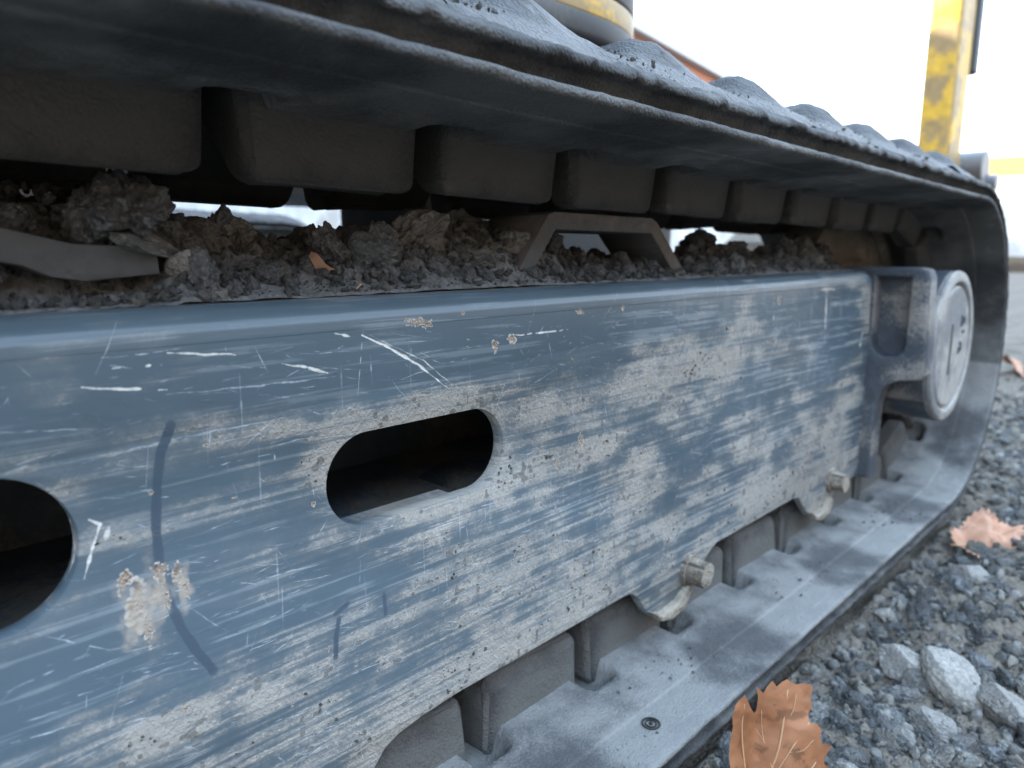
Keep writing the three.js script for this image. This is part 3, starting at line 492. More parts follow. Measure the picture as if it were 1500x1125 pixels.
// ---- idler --------------------------------------------------------
{
  const hx = 3.555, hy = -0.406, R = 0.325;
  const drum = new THREE.LatheGeometry([[0.0, -0.55], [0.3, -0.55], [0.318, -0.5], [0.322, -0.03], [0.325, -0.012], [0.32, -0.003], [0.31, 0], [0.283, 0], [0.277, -0.004], [0.274, -0.022], [0.262, -0.024], [0.259, -0.008], [0.252, -0.004], [0, -0.004]].map(([x, y]) => new THREE.Vector2(x, y)), 72).rotateX(Math.PI / 2);
  const hub = part('idler_hub', boxUV(toCreasedNormals(drum.translate(hx, hy, -0.8), 0.5), 1.2), M.cap, ex, 'round grey hub cap with a raised rim and one upright groove');
  part('hub_drum', boxUV(new THREE.CylinderGeometry(R + 0.001, R - 0.004, 0.46, 72, 1, true).rotateX(Math.PI / 2).translate(hx, hy, -1.06), 1.2), M.steel, hub);
  part('groove', boxUV(rbox(hx - 0.045, hx - 0.017, hy - 0.12, hy + 0.1, -0.8055, -0.8028, 0.001), 1.2), M.black, hub);
  for (const [dx, dy, w, h] of [[0.1, 0.08, 0.012, 0.05], [0.13, 0.05, 0.03, 0.012], [0.1, 0.0, 0.03, 0.012], [0.12, -0.03, 0.012, 0.04], [0.14, 0.09, 0.012, 0.03], [0.09, -0.04, 0.012, 0.03]]) part('cast_mark', boxUV(rbox(hx + dx, hx + dx + w, hy + dy, hy + dy + h, -0.807, -0.798, 0.003), 1.2), M.steel, hub);
  part('idler_wheel', boxUV(toCreasedNormals(new THREE.LatheGeometry([[0.1, -0.12], [0.36, -0.12], [0.38, -0.07], [0.55, -0.065], [0.56, -0.1], [0.6, -0.1], [0.62, -0.07], [0.62, 0.07], [0.6, 0.1], [0.56, 0.1], [0.55, 0.065], [0.38, 0.07], [0.36, 0.12], [0.1, 0.12]].map(([x, y]) => new THREE.Vector2(x, y)), 80).rotateX(Math.PI / 2).translate(CX, hy, ZC), 0.5), 1), M.brownsteel, ex);
  // yoke: cast plate standing across the track, seen face on; outline in (z, y)
  const o = new THREE.Shape(); const pt = [[-1.24, -0.062], [-0.84, -0.062], [-0.812, -0.07], [-0.799, -0.098], [-0.79, -0.29], [-0.783, -0.475], [-0.8, -0.497], [-0.84, -0.507], [-0.88, -0.513], [-0.918, -0.532], [-0.942, -0.562], [-0.952, -0.62], [-0.956, -0.93], [-1.24, -0.93]];
  pt.forEach(([z, y], i) => (i ? o.lineTo(-z, y) : o.moveTo(-z, y))); o.closePath();
  const pocket = new THREE.Path(); [[-0.868, -0.1], [-0.868, -0.36], [-0.876, -0.39], [-0.9, -0.41], [-0.94, -0.414], [-0.968, -0.402], [-0.986, -0.378], [-0.992, -0.34], [-0.992, -0.1]].forEach(([z, y], i) => (i ? pocket.lineTo(-z, y) : pocket.moveTo(-z, y))); pocket.closePath();
  // extruded in local (-z, y) and turned so that its face looks along -x
  const y1 = ext(o, 0.1, 0.012, [pocket], 4).rotateY(Math.PI / 2).translate(3.1, 0, 0);
  const yoke = part('idler_yoke', boxUV(toCreasedNormals(y1, 0.5), 1), M.steel, ex, 'cast grey idler yoke with a rounded pocket');
  part('pocket_back', boxUV(rbox(3.172, 3.22, -0.43, -0.085, -1.01, -0.84, 0.004), 1), M.steel, yoke);
  part('yoke_arm', boxUV(rbox(2.3, 3.1, -0.16, -0.085, -1.5, -1.2, 0.02), 1), M.steel, yoke);
}

// ---- far side, car body, house ------------------------------------
{
  const farFrame = mesh('track_frame', frame.geometry, M.plate, ex); farFrame.position.z = DZ * S;
  part('car_body', boxUV(join([rbox(-3.2, 0.85, -0.2, 0.42, -6.2, -2.6, 0.06), rbox(-2, 0.3, 0.42, 0.9, -5.2, -3.4, 0.1), rbox(-3, 4, 0.36, 0.5, -5.6, -3.0, 0.04)]), 0.5), M.paint, ex, 'grey blue undercarriage body between the tracks');
  part('added_dark_block', boxUV(join([rbox(2.15, 4.2, -0.3, 0.45, -3.4, -2.6, 0.08)]), 0.5), M.black, ex);  // added block, black for the shade seen through the strap
  const skirt = (z) => { const s = new THREE.Shape(); s.moveTo(-7.2, -6.4); s.lineTo(2.1, -6.4); s.quadraticCurveTo(2.62, -6.4, 2.62, -5.9); s.lineTo(2.62, -2.2); s.quadraticCurveTo(2.62, -1.62, 2.05, -1.62); s.lineTo(-6.6, -1.62); s.quadraticCurveTo(-7.4, -1.62, -7.4, -2.4); s.lineTo(-7.4, -5.6); s.quadraticCurveTo(-7.4, -6.4, -6.6, -6.4); return s; };
  const slab = (y0, y1, b) => boxUV(toCreasedNormals(ext(skirt(), y1 - y0, b, [], 3), 0.7), 0.35).rotateX(Math.PI / 2).scale(1, 1, -1);
  const lay = (y0, y1, b) => { const g = ext(skirt(), y1 - y0, b, [], 3), p = g.attributes.position; for (let i = 0; i < p.count; i++) p.setXYZ(i, p.getX(i), p.getZ(i) + y0, p.getY(i)); const ix = p.array; for (let t = 0; t < p.count; t += 3) for (let q = 0; q < 3; q++) { const a = ix[(t + 1) * 3 + q]; ix[(t + 1) * 3 + q] = ix[(t + 2) * 3 + q]; ix[(t + 2) * 3 + q] = a; } g.computeVertexNormals(); return boxUV(toCreasedNormals(g, 0.7), 0.35); };
  const body = part('upper_body', lay(0.848, 5.2, 0.02), M.black, ex);
  part('body_floor', lay(0.69, 0.8, 0.03), M.black, body);
  part('yellow_strip', lay(0.772, 0.856, 0.012), M.yellow, body);
  part('cab', boxUV(rbox(-4.2, 1.4, 5.2, 10.5, -6.0, -3.0, 0.3, 4), 0.3), M.black, body);
  part('engine_hood', boxUV(rbox(-7, -4.2, 5.15, 6.8, -6.2, -1.9, 0.3, 4), 0.3), M.yellow, body);
  // boom, arm, hose and pin in front of the machine
  part('boom', boxUV(ext([[1.6, 2.6], [2.6, 2.2], [4.2, 7.5], [9.0, 9.6], [10.1, 9.2], [10.2, 9.9], [9.0, 10.6], [3.4, 8.3]], 0.36, 0.04).translate(0, 0, -2.76), 0.4), M.yellow, ex);
  const arm = part('arm', boxUV(join([rbox(9.5, 10.04, -0.7, 10.2, -2.74, -2.4, 0.05, 3)]), 0.55), M.yellow, ex, 'worn yellow digging arm standing upright');
  part('hose', boxUV(join([rbox(10.06, 10.24, 2.02, 9.8, -2.5, -2.36, 0.04)]), 1), M.hose, arm);
  part('linkage_pin', boxUV(join([new THREE.CylinderGeometry(0.2, 0.2, 0.5, 32).rotateX(Math.PI / 2).translate(10.35, 0.98, -2.45), new THREE.CylinderGeometry(0.1, 0.12, 0.6, 6).rotateX(Math.PI / 2).translate(10.6, 0.82, -2.42), rbox(10.0, 10.5, 0.7, 1.05, -2.55, -2.4, 0.05)]), 1), M.pin, arm);
  part('bucket', boxUV(ext([[7.4, -1.15], [7.8, -1.2], [8.9, -0.9], [9.4, -0.2], [9.3, 0.3], [8.6, 0.5], [7.8, 0.1]], 1.5, 0.05).translate(0, 0, -4.2), 0.5), M.brownsteel, ex);
}

// ================================================================ SOIL ON THE FRAME
function clodGeo(seed, detail) { // a broken lump: a few fracture faces under a crumbly skin
  let g = new THREE.IcosahedronGeometry(1, detail); g.deleteAttribute('uv'); g.deleteAttribute('normal'); g = mergeVertices(g, 1e-4); const p = g.attributes.position, o = seed * 13.7, r = rng(seed), st = [1, 0.62 + 0.3 * r(), 0.75 + 0.25 * r()], pl = [];
  for (let i = 0; i < 9; i++) { const a = r() * 6.283, c = r() * 2 - 1, q = Math.sqrt(1 - c * c); pl.push([q * Math.cos(a), c, q * Math.sin(a), 0.55 + 0.4 * r()]); }
  for (let i = 0; i < p.count; i++) {
    const x = p.getX(i), y = p.getY(i), z = p.getZ(i); let d = 1.1;
    for (const [a, b, c, h] of pl) { const t = a * x + b * y + c * z; if (t > 0.05) { const q = h / t, k = 0.1, e = clamp(0.5 + 0.5 * (q - d) / k); d = mix(q, d, e) - k * e * (1 - e); } }
    const rough = sm(-0.15, 0.25, noise(x * 1.7 + o, y * 1.7, z * 1.7));
    d += 0.42 * fbm(x * 1.9 + o, y * 1.9, z * 1.9, 3) + (0.05 + 0.16 * rough) * (0.5 - 2.2 * Math.abs(fbm(x * 4.2 + o, y * 4.2, z * 4.2 + 3, 2))) + (0.02 + 0.07 * rough) * fbm(x * 10, y * 10 + o, z * 10, 3);
    p.setXYZ(i, x * d * st[0], y * d * st[1], z * d * st[2]);
  }
  g.computeVertexNormals(); return boxUV(g, 0.12);
}
function stoneGeo(seed, detail, cuts = 11) {
  let g = new THREE.IcosahedronGeometry(1, detail); g.deleteAttribute('uv'); g.deleteAttribute('normal'); g = mergeVertices(g, 1e-4); const p = g.attributes.position, r = rng(seed * 31 + 5), pl = [];
  for (let i = 0; i < cuts; i++) { const a = r() * 6.283, c = r() * 2 - 1, q = Math.sqrt(1 - c * c); pl.push([q * Math.cos(a), c, q * Math.sin(a), 0.6 + 0.35 * r()]); }
  const st = [1, 0.55 + 0.35 * r(), 0.65 + 0.3 * r()];
  for (let i = 0; i < p.count; i++) {
    const x = p.getX(i), y = p.getY(i), z = p.getZ(i); let d = 1.15;
    for (const [a, b, c, h] of pl) { const t = a * x + b * y + c * z; if (t > 0.05) { const q = h / t, k = 0.06, e = clamp(0.5 + 0.5 * (q - d) / k); d = mix(q, d, e) - k * e * (1 - e); } }
    d += 0.07 * fbm(x * 4 + seed, y * 4, z * 4, 4) + 0.07 * (Math.abs(fbm(x * 8 + seed, y * 8, z * 8, 4)) - 0.1) + 0.03 * noise(x * 20, y * 20 + seed, z * 20);
    p.setXYZ(i, x * d * st[0], y * d * st[1], z * d * st[2]);
  }
  g.computeVertexNormals(); return boxUV(g, 0.12);
}
const clods = Array.from({ length: 12 }, (_, i) => clodGeo(i + 1, 26)), stones = Array.from({ length: 12 }, (_, i) => stoneGeo(i + 1, 24));
const clodsSmall = [21, 22, 23, 24].map((s) => clodGeo(s, 7)), stonesSmall = [31, 32, 33, 34, 35].map((s) => stoneGeo(s, 4, 9));
function put(name, geo, mat, x, y, z, sx, sy, sz, rot, label, category, group) {
  const o = mesh(name, geo, mat); o.position.copy(W(x, y, z)); o.scale.set(sx * S, sy * S, sz * S); o.rotation.set(...rot); return tag(o, label, category, group);
}
const bedTop = (x, z) => { // height of the loose soil above the ledge
  const q = x / -z, H = curve(q, [[-0.5, 0.19], [0.3, 0.185], [0.37, 0.16], [0.42, 0.11], [0.5, 0.1], [0.58, 0.09], [0.68, 0.12], [0.8, 0.14], [1.0, 0.14], [1.14, 0.11], [1.2, 0.055], [1.5, 0.045], [1.62, 0.05], [1.72, 0.085], [2.0, 0.06], [2.25, 0.085], [2.5, 0.07], [2.68, 0.01]]);
  return H * sm(-1.035 - 0.07 * sm(0.4, 0.34, q), -1.22, z) + 0.004;
};
{
  const nx = 620, nz = 90, pos = [], uv = [], idx = [];
  for (let i = 0; i <= nx; i++) for (let j = 0; j <= nz; j++) {
    const x = -0.2 + 3.2 * i / nx, z = -1.052 - 0.5 * j / nz, b = bedTop(x, z);
    let y = YT + 0.001 + b * 0.72 + Math.min(1, b * 14) * (0.03 * fbm(x * 9, z * 9, 4, 4) + 0.02 * Math.abs(noise(x * 26, z * 26, 2)) + 0.007 * noise(x * 70, z * 70, 8)) - (j === 0 ? 0.004 : 0);
    y = Math.max(y, YT - 0.002 + 0.004 * noise(x * 40, z * 40)); pos.push(x, y, z); uv.push(x * 2, z * 2);
  }
  for (let i = 0; i < nx; i++) for (let j = 0; j < nz; j++) { const a = i * (nz + 1) + j; idx.push(a, a + nz + 1, a + 1, a + 1, a + nz + 1, a + nz + 2); }
  const g = new THREE.BufferGeometry(); g.setAttribute('position', new THREE.Float32BufferAttribute(pos, 3)); g.setAttribute('uv', new THREE.Float32BufferAttribute(uv, 2)); g.setIndex(idx); g.computeVertexNormals();
  g.translate(0, GY, 0).scale(S, S, S);
  tag(mesh('loose_soil', g, M.soil), 'bed of dark loose soil lying along the top of the frame', 'soil', null, 'stuff');
}
{
  const r = rng(8), named = (x, y, z, s, geo, rot, label, mat = M.soil, name = 'soil_clod', cat = 'clod') => put(name, geo, mat, x, y, z, s[0], s[1], s[2], rot, label, cat);
  named(0.385, 0.055, -1.14, [0.085, 0.062, 0.07], clods[0], [0.2, 1.1, 0.1], 'blocky clod wedged under the leftmost guide lug');
  named(0.4, 0.008, -1.12, [0.085, 0.03, 0.05], stones[3], [0.5, 0.5, -0.5], 'flat tilted slab of soil with one straight edge, left of the pale chip', M.pale_soil);
  named(0.445, -0.02, -1.1, [0.034, 0.036, 0.03], stones[1], [0.4, 0.2, 0.9], 'small bluish white broken stone among the soil clods', M.stone_pale, 'stone', 'stone');
  named(0.475, -0.065, -1.07, [0.03, 0.017, 0.024], stones[5], [0, 0.4, 0], 'small smooth oval stone at the front edge of the ledge soil', M.stone, 'stone', 'stone');
  named(0.5, 0.018, -1.2, [0.05, 0.04, 0.05], stones[6], [0.1, 0.8, 0.2], 'dark smooth rounded clod below the gap between guide lugs', M.stone_dark);
  named(0.545, 0.035, -1.22, [0.028, 0.05, 0.028], clods[4], [0, 0.4, 0.2], 'small upright clod that stands out against the pale gap');
  const crowd = [];
  for (let n = 0; n < 150; n++) {
    let x, z, sc, ok = false, y;
    for (let t = 0; t < 40 && !ok; t++) {
      z = -1.075 - 0.24 * Math.pow(r(), 0.8); x = (0.14 + 2.45 * r()) * -z; const b = bedTop(x, z); sc = (0.024 + 0.055 * Math.pow(r(), 1.4)) * (0.6 + b * 4.5); sc = Math.min(sc, 0.078);
      const q = x / -z; if (q > 1.1 && q < 1.62) sc *= 0.55;
      y = YT + b * (0.55 + 0.35 * r()) + sc * 0.25; ok = b > 0.012 && !crowd.some((c) => Math.hypot(c[0] - x, c[1] - y, c[2] - z) < (c[3] + sc) * 0.72);
      if (q > 0.4 && q < 0.64) y = Math.min(y, 0.034 * -z - sc * 0.7);
      if (q < 0.37 && z > -1.13 && y > -0.055) ok = false;
      if (y + sc > 0.085 * -z) ok = false;
    }
    if (!ok) continue; crowd.push([x, y, z, sc]);
    const q = x / -z, place = q < 0.42 ? 'under the leftmost guide lug' : q < 0.72 ? 'below the bright gap in the track' : q < 1.14 ? 'left of the bent steel strap' : q < 1.66 ? 'inside the bent steel strap' : 'right of the bent steel strap';
    const pale = r() < 0.18, size = sc > 0.05 ? 'large' : sc > 0.034 ? 'medium' : 'small', row = z > -1.13 ? 'front' : z > -1.2 ? 'middle' : 'back', tops = y > YT + 0.05 ? 'upper' : 'lower';
    const text = `${size} ${pale ? 'pale' : 'dark'} clod, ${tops} ${row} of the soil ${place}`;
    put('soil_clod', clods[(r() * 12) | 0], pale ? M.pale_soil : M.soil, x, y, z, sc, sc * (0.75 + 0.4 * r()), sc, [r() * 6, r() * 6, r() * 6], text, 'clod', `alike clods: ${text}`);
  }
}
function scatter(name, geo, mat, list, label, parent, category) {
  const im = shade(new THREE.InstancedMesh(geo, mat, list.length)), m = new THREE.Matrix4(), e = new THREE.Euler(), q = new THREE.Quaternion(), r = rng(list.length);
  list.forEach(([x, y, z, s], i) => { e.set(r() * 6, r() * 6, r() * 6); m.compose(W(x, y, z), q.setFromEuler(e), new THREE.Vector3(s, s * (0.6 + 0.4 * r()), s).multiplyScalar(S)); im.setMatrixAt(i, m); const t = 0.75 + 0.5 * r(); im.setColorAt(i, new THREE.Color(t, t, t * (0.94 + 0.08 * r()))); });
  im.name = parent ? name : numbered(name); (parent || scene).add(im); return tag(im, label, category, null, 'stuff');
}
{
  const r = rng(91), sets = [[], [], [], []];
  for (let n = 0; n < 5200; n++) {
    const z = -1.056 - 0.3 * Math.pow(r(), 1.5), x = (0.1 + 2.6 * Math.pow(r(), 1.25)) * -z, b = bedTop(x, z), s = 0.002 + 0.011 * Math.pow(r(), 3);
    if (z > -1.075 && r() < 0.6) continue;
    sets[n % 4].push([x, YT + b * 0.72 + 0.012 * Math.min(1, b * 20) + s * 0.3 + (r() < 0.4 ? 0.02 * r() * Math.min(1, b * 10) : 0), z, s]);
  }
  sets.forEach((l, i) => scatter('soil_crumbs', clodsSmall[i], i === 3 ? M.pale_soil : M.soil, l, 'small crumbs of soil strewn over the ledge of the frame', null, 'soil'));
  // specks of dried mud on the plate
  const specks = []; for (let n = 0; n < 9000 && specks.length < 700; n++) {
    const x = 0.2 + 2.8 * Math.pow(r(), 1.3), y = -0.12 - 0.75 * r(), face = faces[x < XCUT ? 0 : 1], k = Math.floor((y - PB) / PH * face.PTH) * face.PTW + Math.floor((x - face.PX0) / face.PW * face.PTW);
    if (face.dust[k] < 0.55 || noise(x * 14, y * 22, 3) < 0.25) continue; const inSlot = Math.hypot(x - clamp(x, 0.677, 0.92), y + 0.38) < 0.087 || Math.hypot(x - 0.138, y + 0.36) < 0.106; if (inSlot) continue;
    specks.push([x, y, ZF + 0.001, 0.001 + 0.0036 * Math.pow(r(), 4)]);
  }
  for (let n = 0; n < 1100; n++) { const x = 0.8 + 2.8 * r(), z = -0.76 - 0.25 * Math.pow(r(), 0.7); if (noise(x * 5, z * 9, 14) < 0.1) continue; specks.push([x, CYc - RI + (z < -0.87 ? 0.012 : 0.003), z, 0.0012 + 0.006 * Math.pow(r(), 5)]); }
  const o = scatter('mud_specks', clodsSmall[0], M.pale_soil, specks, null, ex); o.position.set(-ex.position.x, -ex.position.y, -ex.position.z);
  // crumbs of earth on the outer tread
  const onTread = []; for (let n = 0; n < 900; n++) { const x = 0.7 + 2.6 * Math.pow(r(), 1.4), z = -0.775 - 0.2 * r(); if (noise(x * 6, z * 10, 4) < 0.05) continue; onTread.push([x, topY(x) + outerH(z) + 0.002, z, 0.0015 + 0.006 * Math.pow(r(), 4)]); }
  const o2 = scatter('mud_specks', clodsSmall[1], M.pale_soil, onTread, null, ex); o2.position.copy(o.position);
}

// ================================================================ STONES ON THE GROUND
{
  const r = rng(314), list = [];
  const st = (x, z, s, i, mat, label, sy = 1, rot = [0.1, 0.5, 0.1], lift = 0.25) => { put('stone', stones[i], mat, x, groundY(x, z) + s * lift, z, s, s * sy, s, rot, label, 'stone'); list.push([x, z, s]); };
  st(2.2, -0.40, 0.1, 0, M.stone_pale, 'large rough pale stone at the lower right, biggest in view', 0.95, [0.3, 0.7, 0.25], 0.35);
  st(1.99, -0.385, 0.074, 2, M.stone, 'flat bluish grey stone just left of the big pale stone', 0.6, [0.1, 0.3, -0.1], 0.35);
  st(2.2, -0.535, 0.08, 4, M.stone_pale, 'rounded dusty stone behind the big pale stone', 0.85, [0.4, 1.7, 0.2]);
  st(2.13, -0.475, 0.055, 7, M.stone_dark, 'smooth slate grey slab leaning on a rounded stone', 0.5, [0.5, 0.4, 0.4]);
  st(2.17, -0.265, 0.09, 8, M.stone, 'speckled grey rounded stone cut by the right edge of the frame', 0.8, [0.2, 2.0, 0.1]);
  st(1.93, -0.50, 0.04, 9, M.stone_pale, 'small pale angular stone right of the standing brown leaf', 1, [0.3, 0.1, 0.7]);
  st(1.84, -0.43, 0.035, 10, M.stone, 'small grey pebble against the right side of the standing leaf', 0.8, [0.2, 1.1, 0.7]);
  st(2.95, -0.52, 0.07, 6, M.stone, 'pale ribbed stone midway along the gravel beside the track', 0.5, [0.1, 0.9, 0.2]);
  st(1.93, -0.32, 0.035, 11, M.stone_dark, 'small dark pebble at the bottom edge below the flat bluish stone', 0.9, [0.6, 0.1, 0.7]);
  const kinds = [['grey', M.stone], ['dark grey', M.stone_dark], ['pale', M.stone_pale]];
  for (let n = 0; n < 190; n++) {
    const x = 1.6 + 5.2 * Math.pow(r(), 1.5), z = -0.76 + (0.75 + 0.12 * x) * r() - 0.35 * sm(3.6, 5, x) * r(), s = 0.016 + 0.04 * Math.pow(r(), 2.2) * (x > 3 ? 1.5 : 1);
    if (z < -0.72 && x < 4 || list.some((c) => Math.hypot(c[0] - x, c[1] - z) < (c[2] + s) * 0.9)) continue; list.push([x, z, s]);
    const [kn, mat] = kinds[Math.floor(Math.pow(r(), 0.8) * 2.99)], near = x < 2.6 ? 'near the standing brown leaf' : x < 4.3 ? 'around the leaf lying on the gravel' : 'beyond the end of the track';
    const flat = 0.55 + 0.4 * r(), size = s > 0.042 ? 'large' : s > 0.026 ? 'middling' : 'small', side = z < -0.6 ? 'beside the track' : z < -0.35 ? 'off the track' : 'far off the track';
    const text = `${size} ${flat < 0.75 ? 'flat' : 'rounded'} ${kn} stone ${side}, ${near}`;
    put('stone', stones[(r() * 12) | 0], mat, x, groundY(x, z) + s * 0.3, z, s, s * flat, s, [r() * 0.8 - 0.4, r() * 6, r() * 0.8 - 0.4], text, 'stone', `alike stones: ${text}`);
  }
  const lumps = [[], [], [], []];
  for (let n = 0; n < 2600; n++) {
    const x = 1.4 + 6 * Math.pow(r(), 1.5), z = -0.78 + (0.85 + 0.14 * x) * r() - 0.9 * sm(3.8, 5.2, x) * r(), s = 0.012 + 0.04 * Math.pow(r(), 2.5);
    if (z < -0.72 && x < 3.95) continue; lumps[n % 4].push([x, groundY(x, z) - s * 0.15, z, s]);
  }
  lumps.forEach((l, i) => scatter('earth_lumps', clods[i * 2], i === 2 ? M.pale_soil : M.soil, l, 'crumbly lumps of earth lying all over the ground', null, 'earth'));
  const sets = [[], [], [], [], []];
  for (let n = 0; n < 12000; n++) {
    const x = 1.3 + 7 * Math.pow(r(), 1.7), z = -0.78 + (0.85 + 0.14 * x) * r() - 0.9 * sm(3.8, 5.2, x) * r(), s = 0.002 + 0.02 * Math.pow(r(), 4) * (x > 3.5 ? 1.5 : 1);
    if (z < -0.74 && x < 3.95) continue; sets[n % 5].push([x, groundY(x, z) + s * 0.35, z, s]);
  }
  sets.forEach((l, i) => scatter('gravel', i < 2 ? clodsSmall[i] : stonesSmall[i], [M.soil, M.pale_soil, M.stone, M.stone_dark, M.stone][i], l, 'fine gravel and crumbs of earth covering the ground', null, 'gravel'));
}

// ================================================================ LEAVES
const leafMap = (a, b, seed) => makeTex(512, 512, true, (i, j) => { const u = i / 512, v = j / 512; let t = clamp(0.5 + 0.8 * tfbm(u, v, 6, 5, seed)); const s = (tnoise(u * 120, v * 120, 120, seed) > 0.8 ? 0.82 : 1) * (1 - 0.4 * sm(0.3, 0.5, tfbm(u, v, 22, 4, seed + 30))) * (1 + 0.12 * tnoise(u * 60, v * 60, 60, seed + 5)); return [0, 1, 2].map((k) => mix(a[k], b[k], t) * s); });
const leafMat = std({ map: leafMap([0.22, 0.085, 0.035], [0.36, 0.16, 0.075], 7), roughness: 0.6, side: THREE.DoubleSide, bumpMap: earthBump, bumpScale: 0.0002 });
const leafPale = std({ map: leafMap([0.36, 0.18, 0.11], [0.5, 0.28, 0.18], 17), roughness: 0.65, side: THREE.DoubleSide });
const veinMat = std({ color: new THREE.Color(0.45, 0.27, 0.15), roughness: 0.6 });
function leafGeo(outline, bend, th = 0.0025) { // blade from an outline, triangulated with inner points, bent by a function z(x, y)
  const s = new THREE.Shape(outline.map((p) => new THREE.Vector2(...p))), box = new THREE.Box2().setFromPoints(s.getPoints());
  let g = new THREE.ShapeGeometry(s).toNonIndexed();
  for (let pass = 0; pass < 4; pass++) { const p = g.attributes.position, out = []; const V = (i) => [p.getX(i), p.getY(i)], mid = (a, b) => [(a[0] + b[0]) / 2, (a[1] + b[1]) / 2]; for (let i = 0; i < p.count; i += 3) { const a = V(i), b = V(i + 1), c = V(i + 2), ab = mid(a, b), bc = mid(b, c), ca = mid(c, a); for (const t of [[a, ab, ca], [ab, b, bc], [ca, bc, c], [ab, bc, ca]]) for (const q of t) out.push(q[0], q[1], 0); } g = new THREE.BufferGeometry(); g.setAttribute('position', new THREE.Float32BufferAttribute(out, 3)); }
  const p = g.attributes.position, uv = []; for (let i = 0; i < p.count; i++) { const x = p.getX(i), y = p.getY(i); uv.push(x * 1.2, y * 1.2); p.setZ(i, bend(x, y)); }
  g.setAttribute('uv', new THREE.Float32BufferAttribute(uv, 2)); g = mergeVertices(g, 1e-5); g.computeVertexNormals();
  return g;
}
function vein(pts, r, bend) { return new THREE.TubeGeometry(new THREE.CatmullRomCurve3(pts.map(([x, y]) => new THREE.Vector3(x, y, bend(x, y) + r * 0.7))), 32, r, 6); }
{ // standing leaf; outline in u, origin at the middle of the picture's lower edge of it
  const k = 1.5 / 1060, ol = [[1075, 1300], [1062, 1180], [1059, 1110], [1058, 1095], [1063, 1068], [1066, 1058], [1063, 1040], [1068, 1026], [1078, 1018], [1085, 1013], [1090, 1022], [1097, 1036], [1103, 1044], [1106, 1043], [1107, 1020], [1102, 1002], [1109, 1008], [1115, 1014], [1121, 1005], [1128, 996], [1134, 1004], [1143, 998], [1152, 995], [1158, 1000], [1166, 1003], [1176, 1001], [1188, 1003], [1189, 1012], [1186, 1022], [1188, 1034], [1182, 1044], [1182, 1056], [1194, 1058], [1199, 1066], [1196, 1076], [1199, 1084], [1213, 1087], [1207, 1099], [1203, 1106], [1203, 1114], [1214, 1124], [1210, 1150], [1220, 1170], [1200, 1210], [1190, 1260], [1150, 1300], [1110, 1330]].map(([u, v]) => [(u - 1130) * k, (1125 - v) * k]);
  const bend = (x, y) => { const f = x + 0.028 - 0.12 * (y - 0.05); return (f < 0 ? 0.9 * -f : 0.25 * f) * 0.8 + 0.05 * y + 0.5 * y * y + 0.012 * Math.sin(x * 40 + y * 10) + 0.016 * fbm(x * 14, y * 14, 3, 3); };
  const c = W(1.329, -1.054, -0.544); // lower middle of the visible blade
  const o = thing('leaf', 'large brown toothed leaf standing upright against the track edge', 'leaf', c); o.rotation.set(-0.32, -0.82, 0, 'YXZ');
  mesh('blade', leafGeo(ol, bend).scale(S, S, S), leafMat, o);
  const v1 = [[-0.03, -0.22], [-0.012, -0.05], [0.012, 0.05], [0.03, 0.165]], vs = [vein(v1, 0.0022, bend), vein([[-0.025, -0.12], [0.04, -0.03], [0.085, 0.02]], 0.0013, bend), vein([[-0.015, -0.05], [0.035, 0.05], [0.075, 0.1]], 0.0013, bend), vein([[-0.028, -0.2], [-0.05, -0.05], [-0.065, 0.08], [-0.064, 0.14]], 0.0014, bend), vein([[0.0, 0.0], [-0.015, 0.06], [-0.022, 0.12]], 0.001, bend), vein([[0.018, 0.09], [0.04, 0.12], [0.05, 0.155]], 0.0007, bend), vein([[0.02, -0.055], [0.06, -0.05], [0.1, -0.03]], 0.0007, bend), vein([[0.03, 0.04], [0.055, 0.045], [0.08, 0.065]], 0.0006, bend), vein([[-0.045, -0.08], [-0.056, -0.03], [-0.06, 0.0]], 0.0006, bend), vein([[-0.012, 0.05], [-0.03, 0.08], [-0.036, 0.1]], 0.0006, bend)];
  mesh('vein', join(vs).scale(S, S, S), veinMat, o);
}
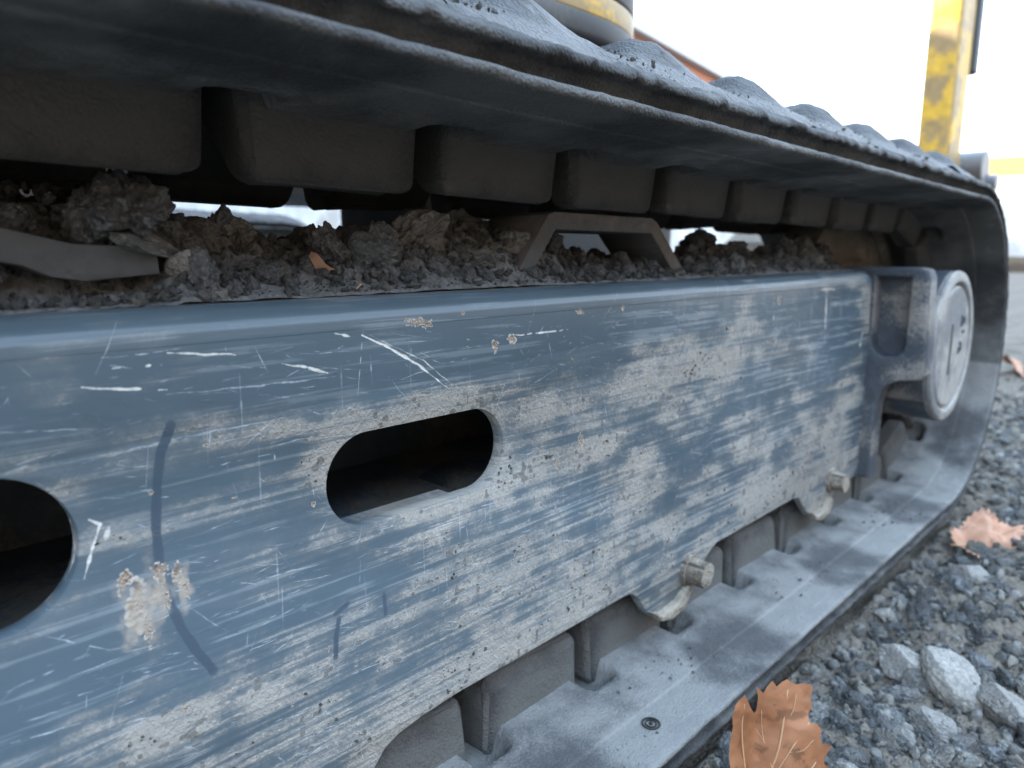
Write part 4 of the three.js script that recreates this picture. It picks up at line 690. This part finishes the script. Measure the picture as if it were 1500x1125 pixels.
{
  const r = rng(3), ol = []; for (let i = 0; i < 72; i++) { const a = i / 72 * 6.283, lobe = 0.75 + 0.25 * Math.abs(Math.cos(a * 2.5)), tooth = i % 2 ? 0.9 : 1.04; const R = 0.17 * lobe * tooth * (0.95 + 0.1 * r()); ol.push([R * Math.cos(a), R * 0.72 * Math.sin(a)]); }
  const bend = (x, y) => 0.5 * x * x + 1.2 * y * y + 0.012 * Math.sin(x * 22) + 0.008 * Math.sin(y * 40 + x * 20) + 0.05 * fbm(x * 12, y * 12, 6, 3);
  const o = thing('leaf', 'pale orange leaf lying on gravel right of the track, halfway along', 'leaf', W(3.36, groundY(3.36, -0.56) + 0.035, -0.56)); o.rotation.set(-1.0, -0.75, 0.25, 'YXZ');
  mesh('blade', leafGeo(ol, bend).scale(S, S, S), leafPale, o); mesh('vein', join([vein([[-0.2, 0], [-0.05, 0.005], [0.14, 0]], 0.003, bend), vein([[-0.05, 0.005], [0.05, 0.08]], 0.002, bend), vein([[-0.05, 0.005], [0.04, -0.08]], 0.002, bend)]).scale(S, S, S), veinMat, o);
  const p = thing('leaf', 'blurred orange leaf on the ground at the far right edge', 'leaf', W(8.55, -1.16, -1.33)); p.rotation.set(-Math.PI / 2 + 0.5, 0.2, 1.4);
  mesh('blade', leafGeo(ol, bend).scale(S * 1.8, S * 1.8, S * 1.8), leafPale, p);
  // little curled leaf in the soil on the frame
  const q = thing('leaf', 'tiny curled tan leaf stuck in the soil on the frame', 'leaf', W(0.665, -0.03, -1.105)); q.rotation.set(-0.2, -0.6, 0.5, 'YXZ'); q.scale.setScalar(0.95);
  const b2 = (x, y) => 1.2 * x - 6 * y * y + 0.01 * Math.sin(y * 90);
  mesh('blade', leafGeo([[-0.004, -0.055], [0.003, -0.05], [0.006, -0.02], [0.014, -0.012], [0.022, -0.016], [0.013, 0], [0.01, 0.02], [0.003, 0.036], [-0.005, 0.03], [-0.006, 0.0], [-0.006, -0.03]], b2).scale(S, S, S), leafPale, q);
  mesh('stalk', new THREE.TubeGeometry(new THREE.CatmullRomCurve3([[0, -0.05, 0], [0.02, -0.065, 0.005], [0.05, -0.06, 0.01]].map((a) => new THREE.Vector3(...a))), 16, 0.0015, 6).scale(S, S, S), veinMat, q);
}
renderer.render(scene, camera);
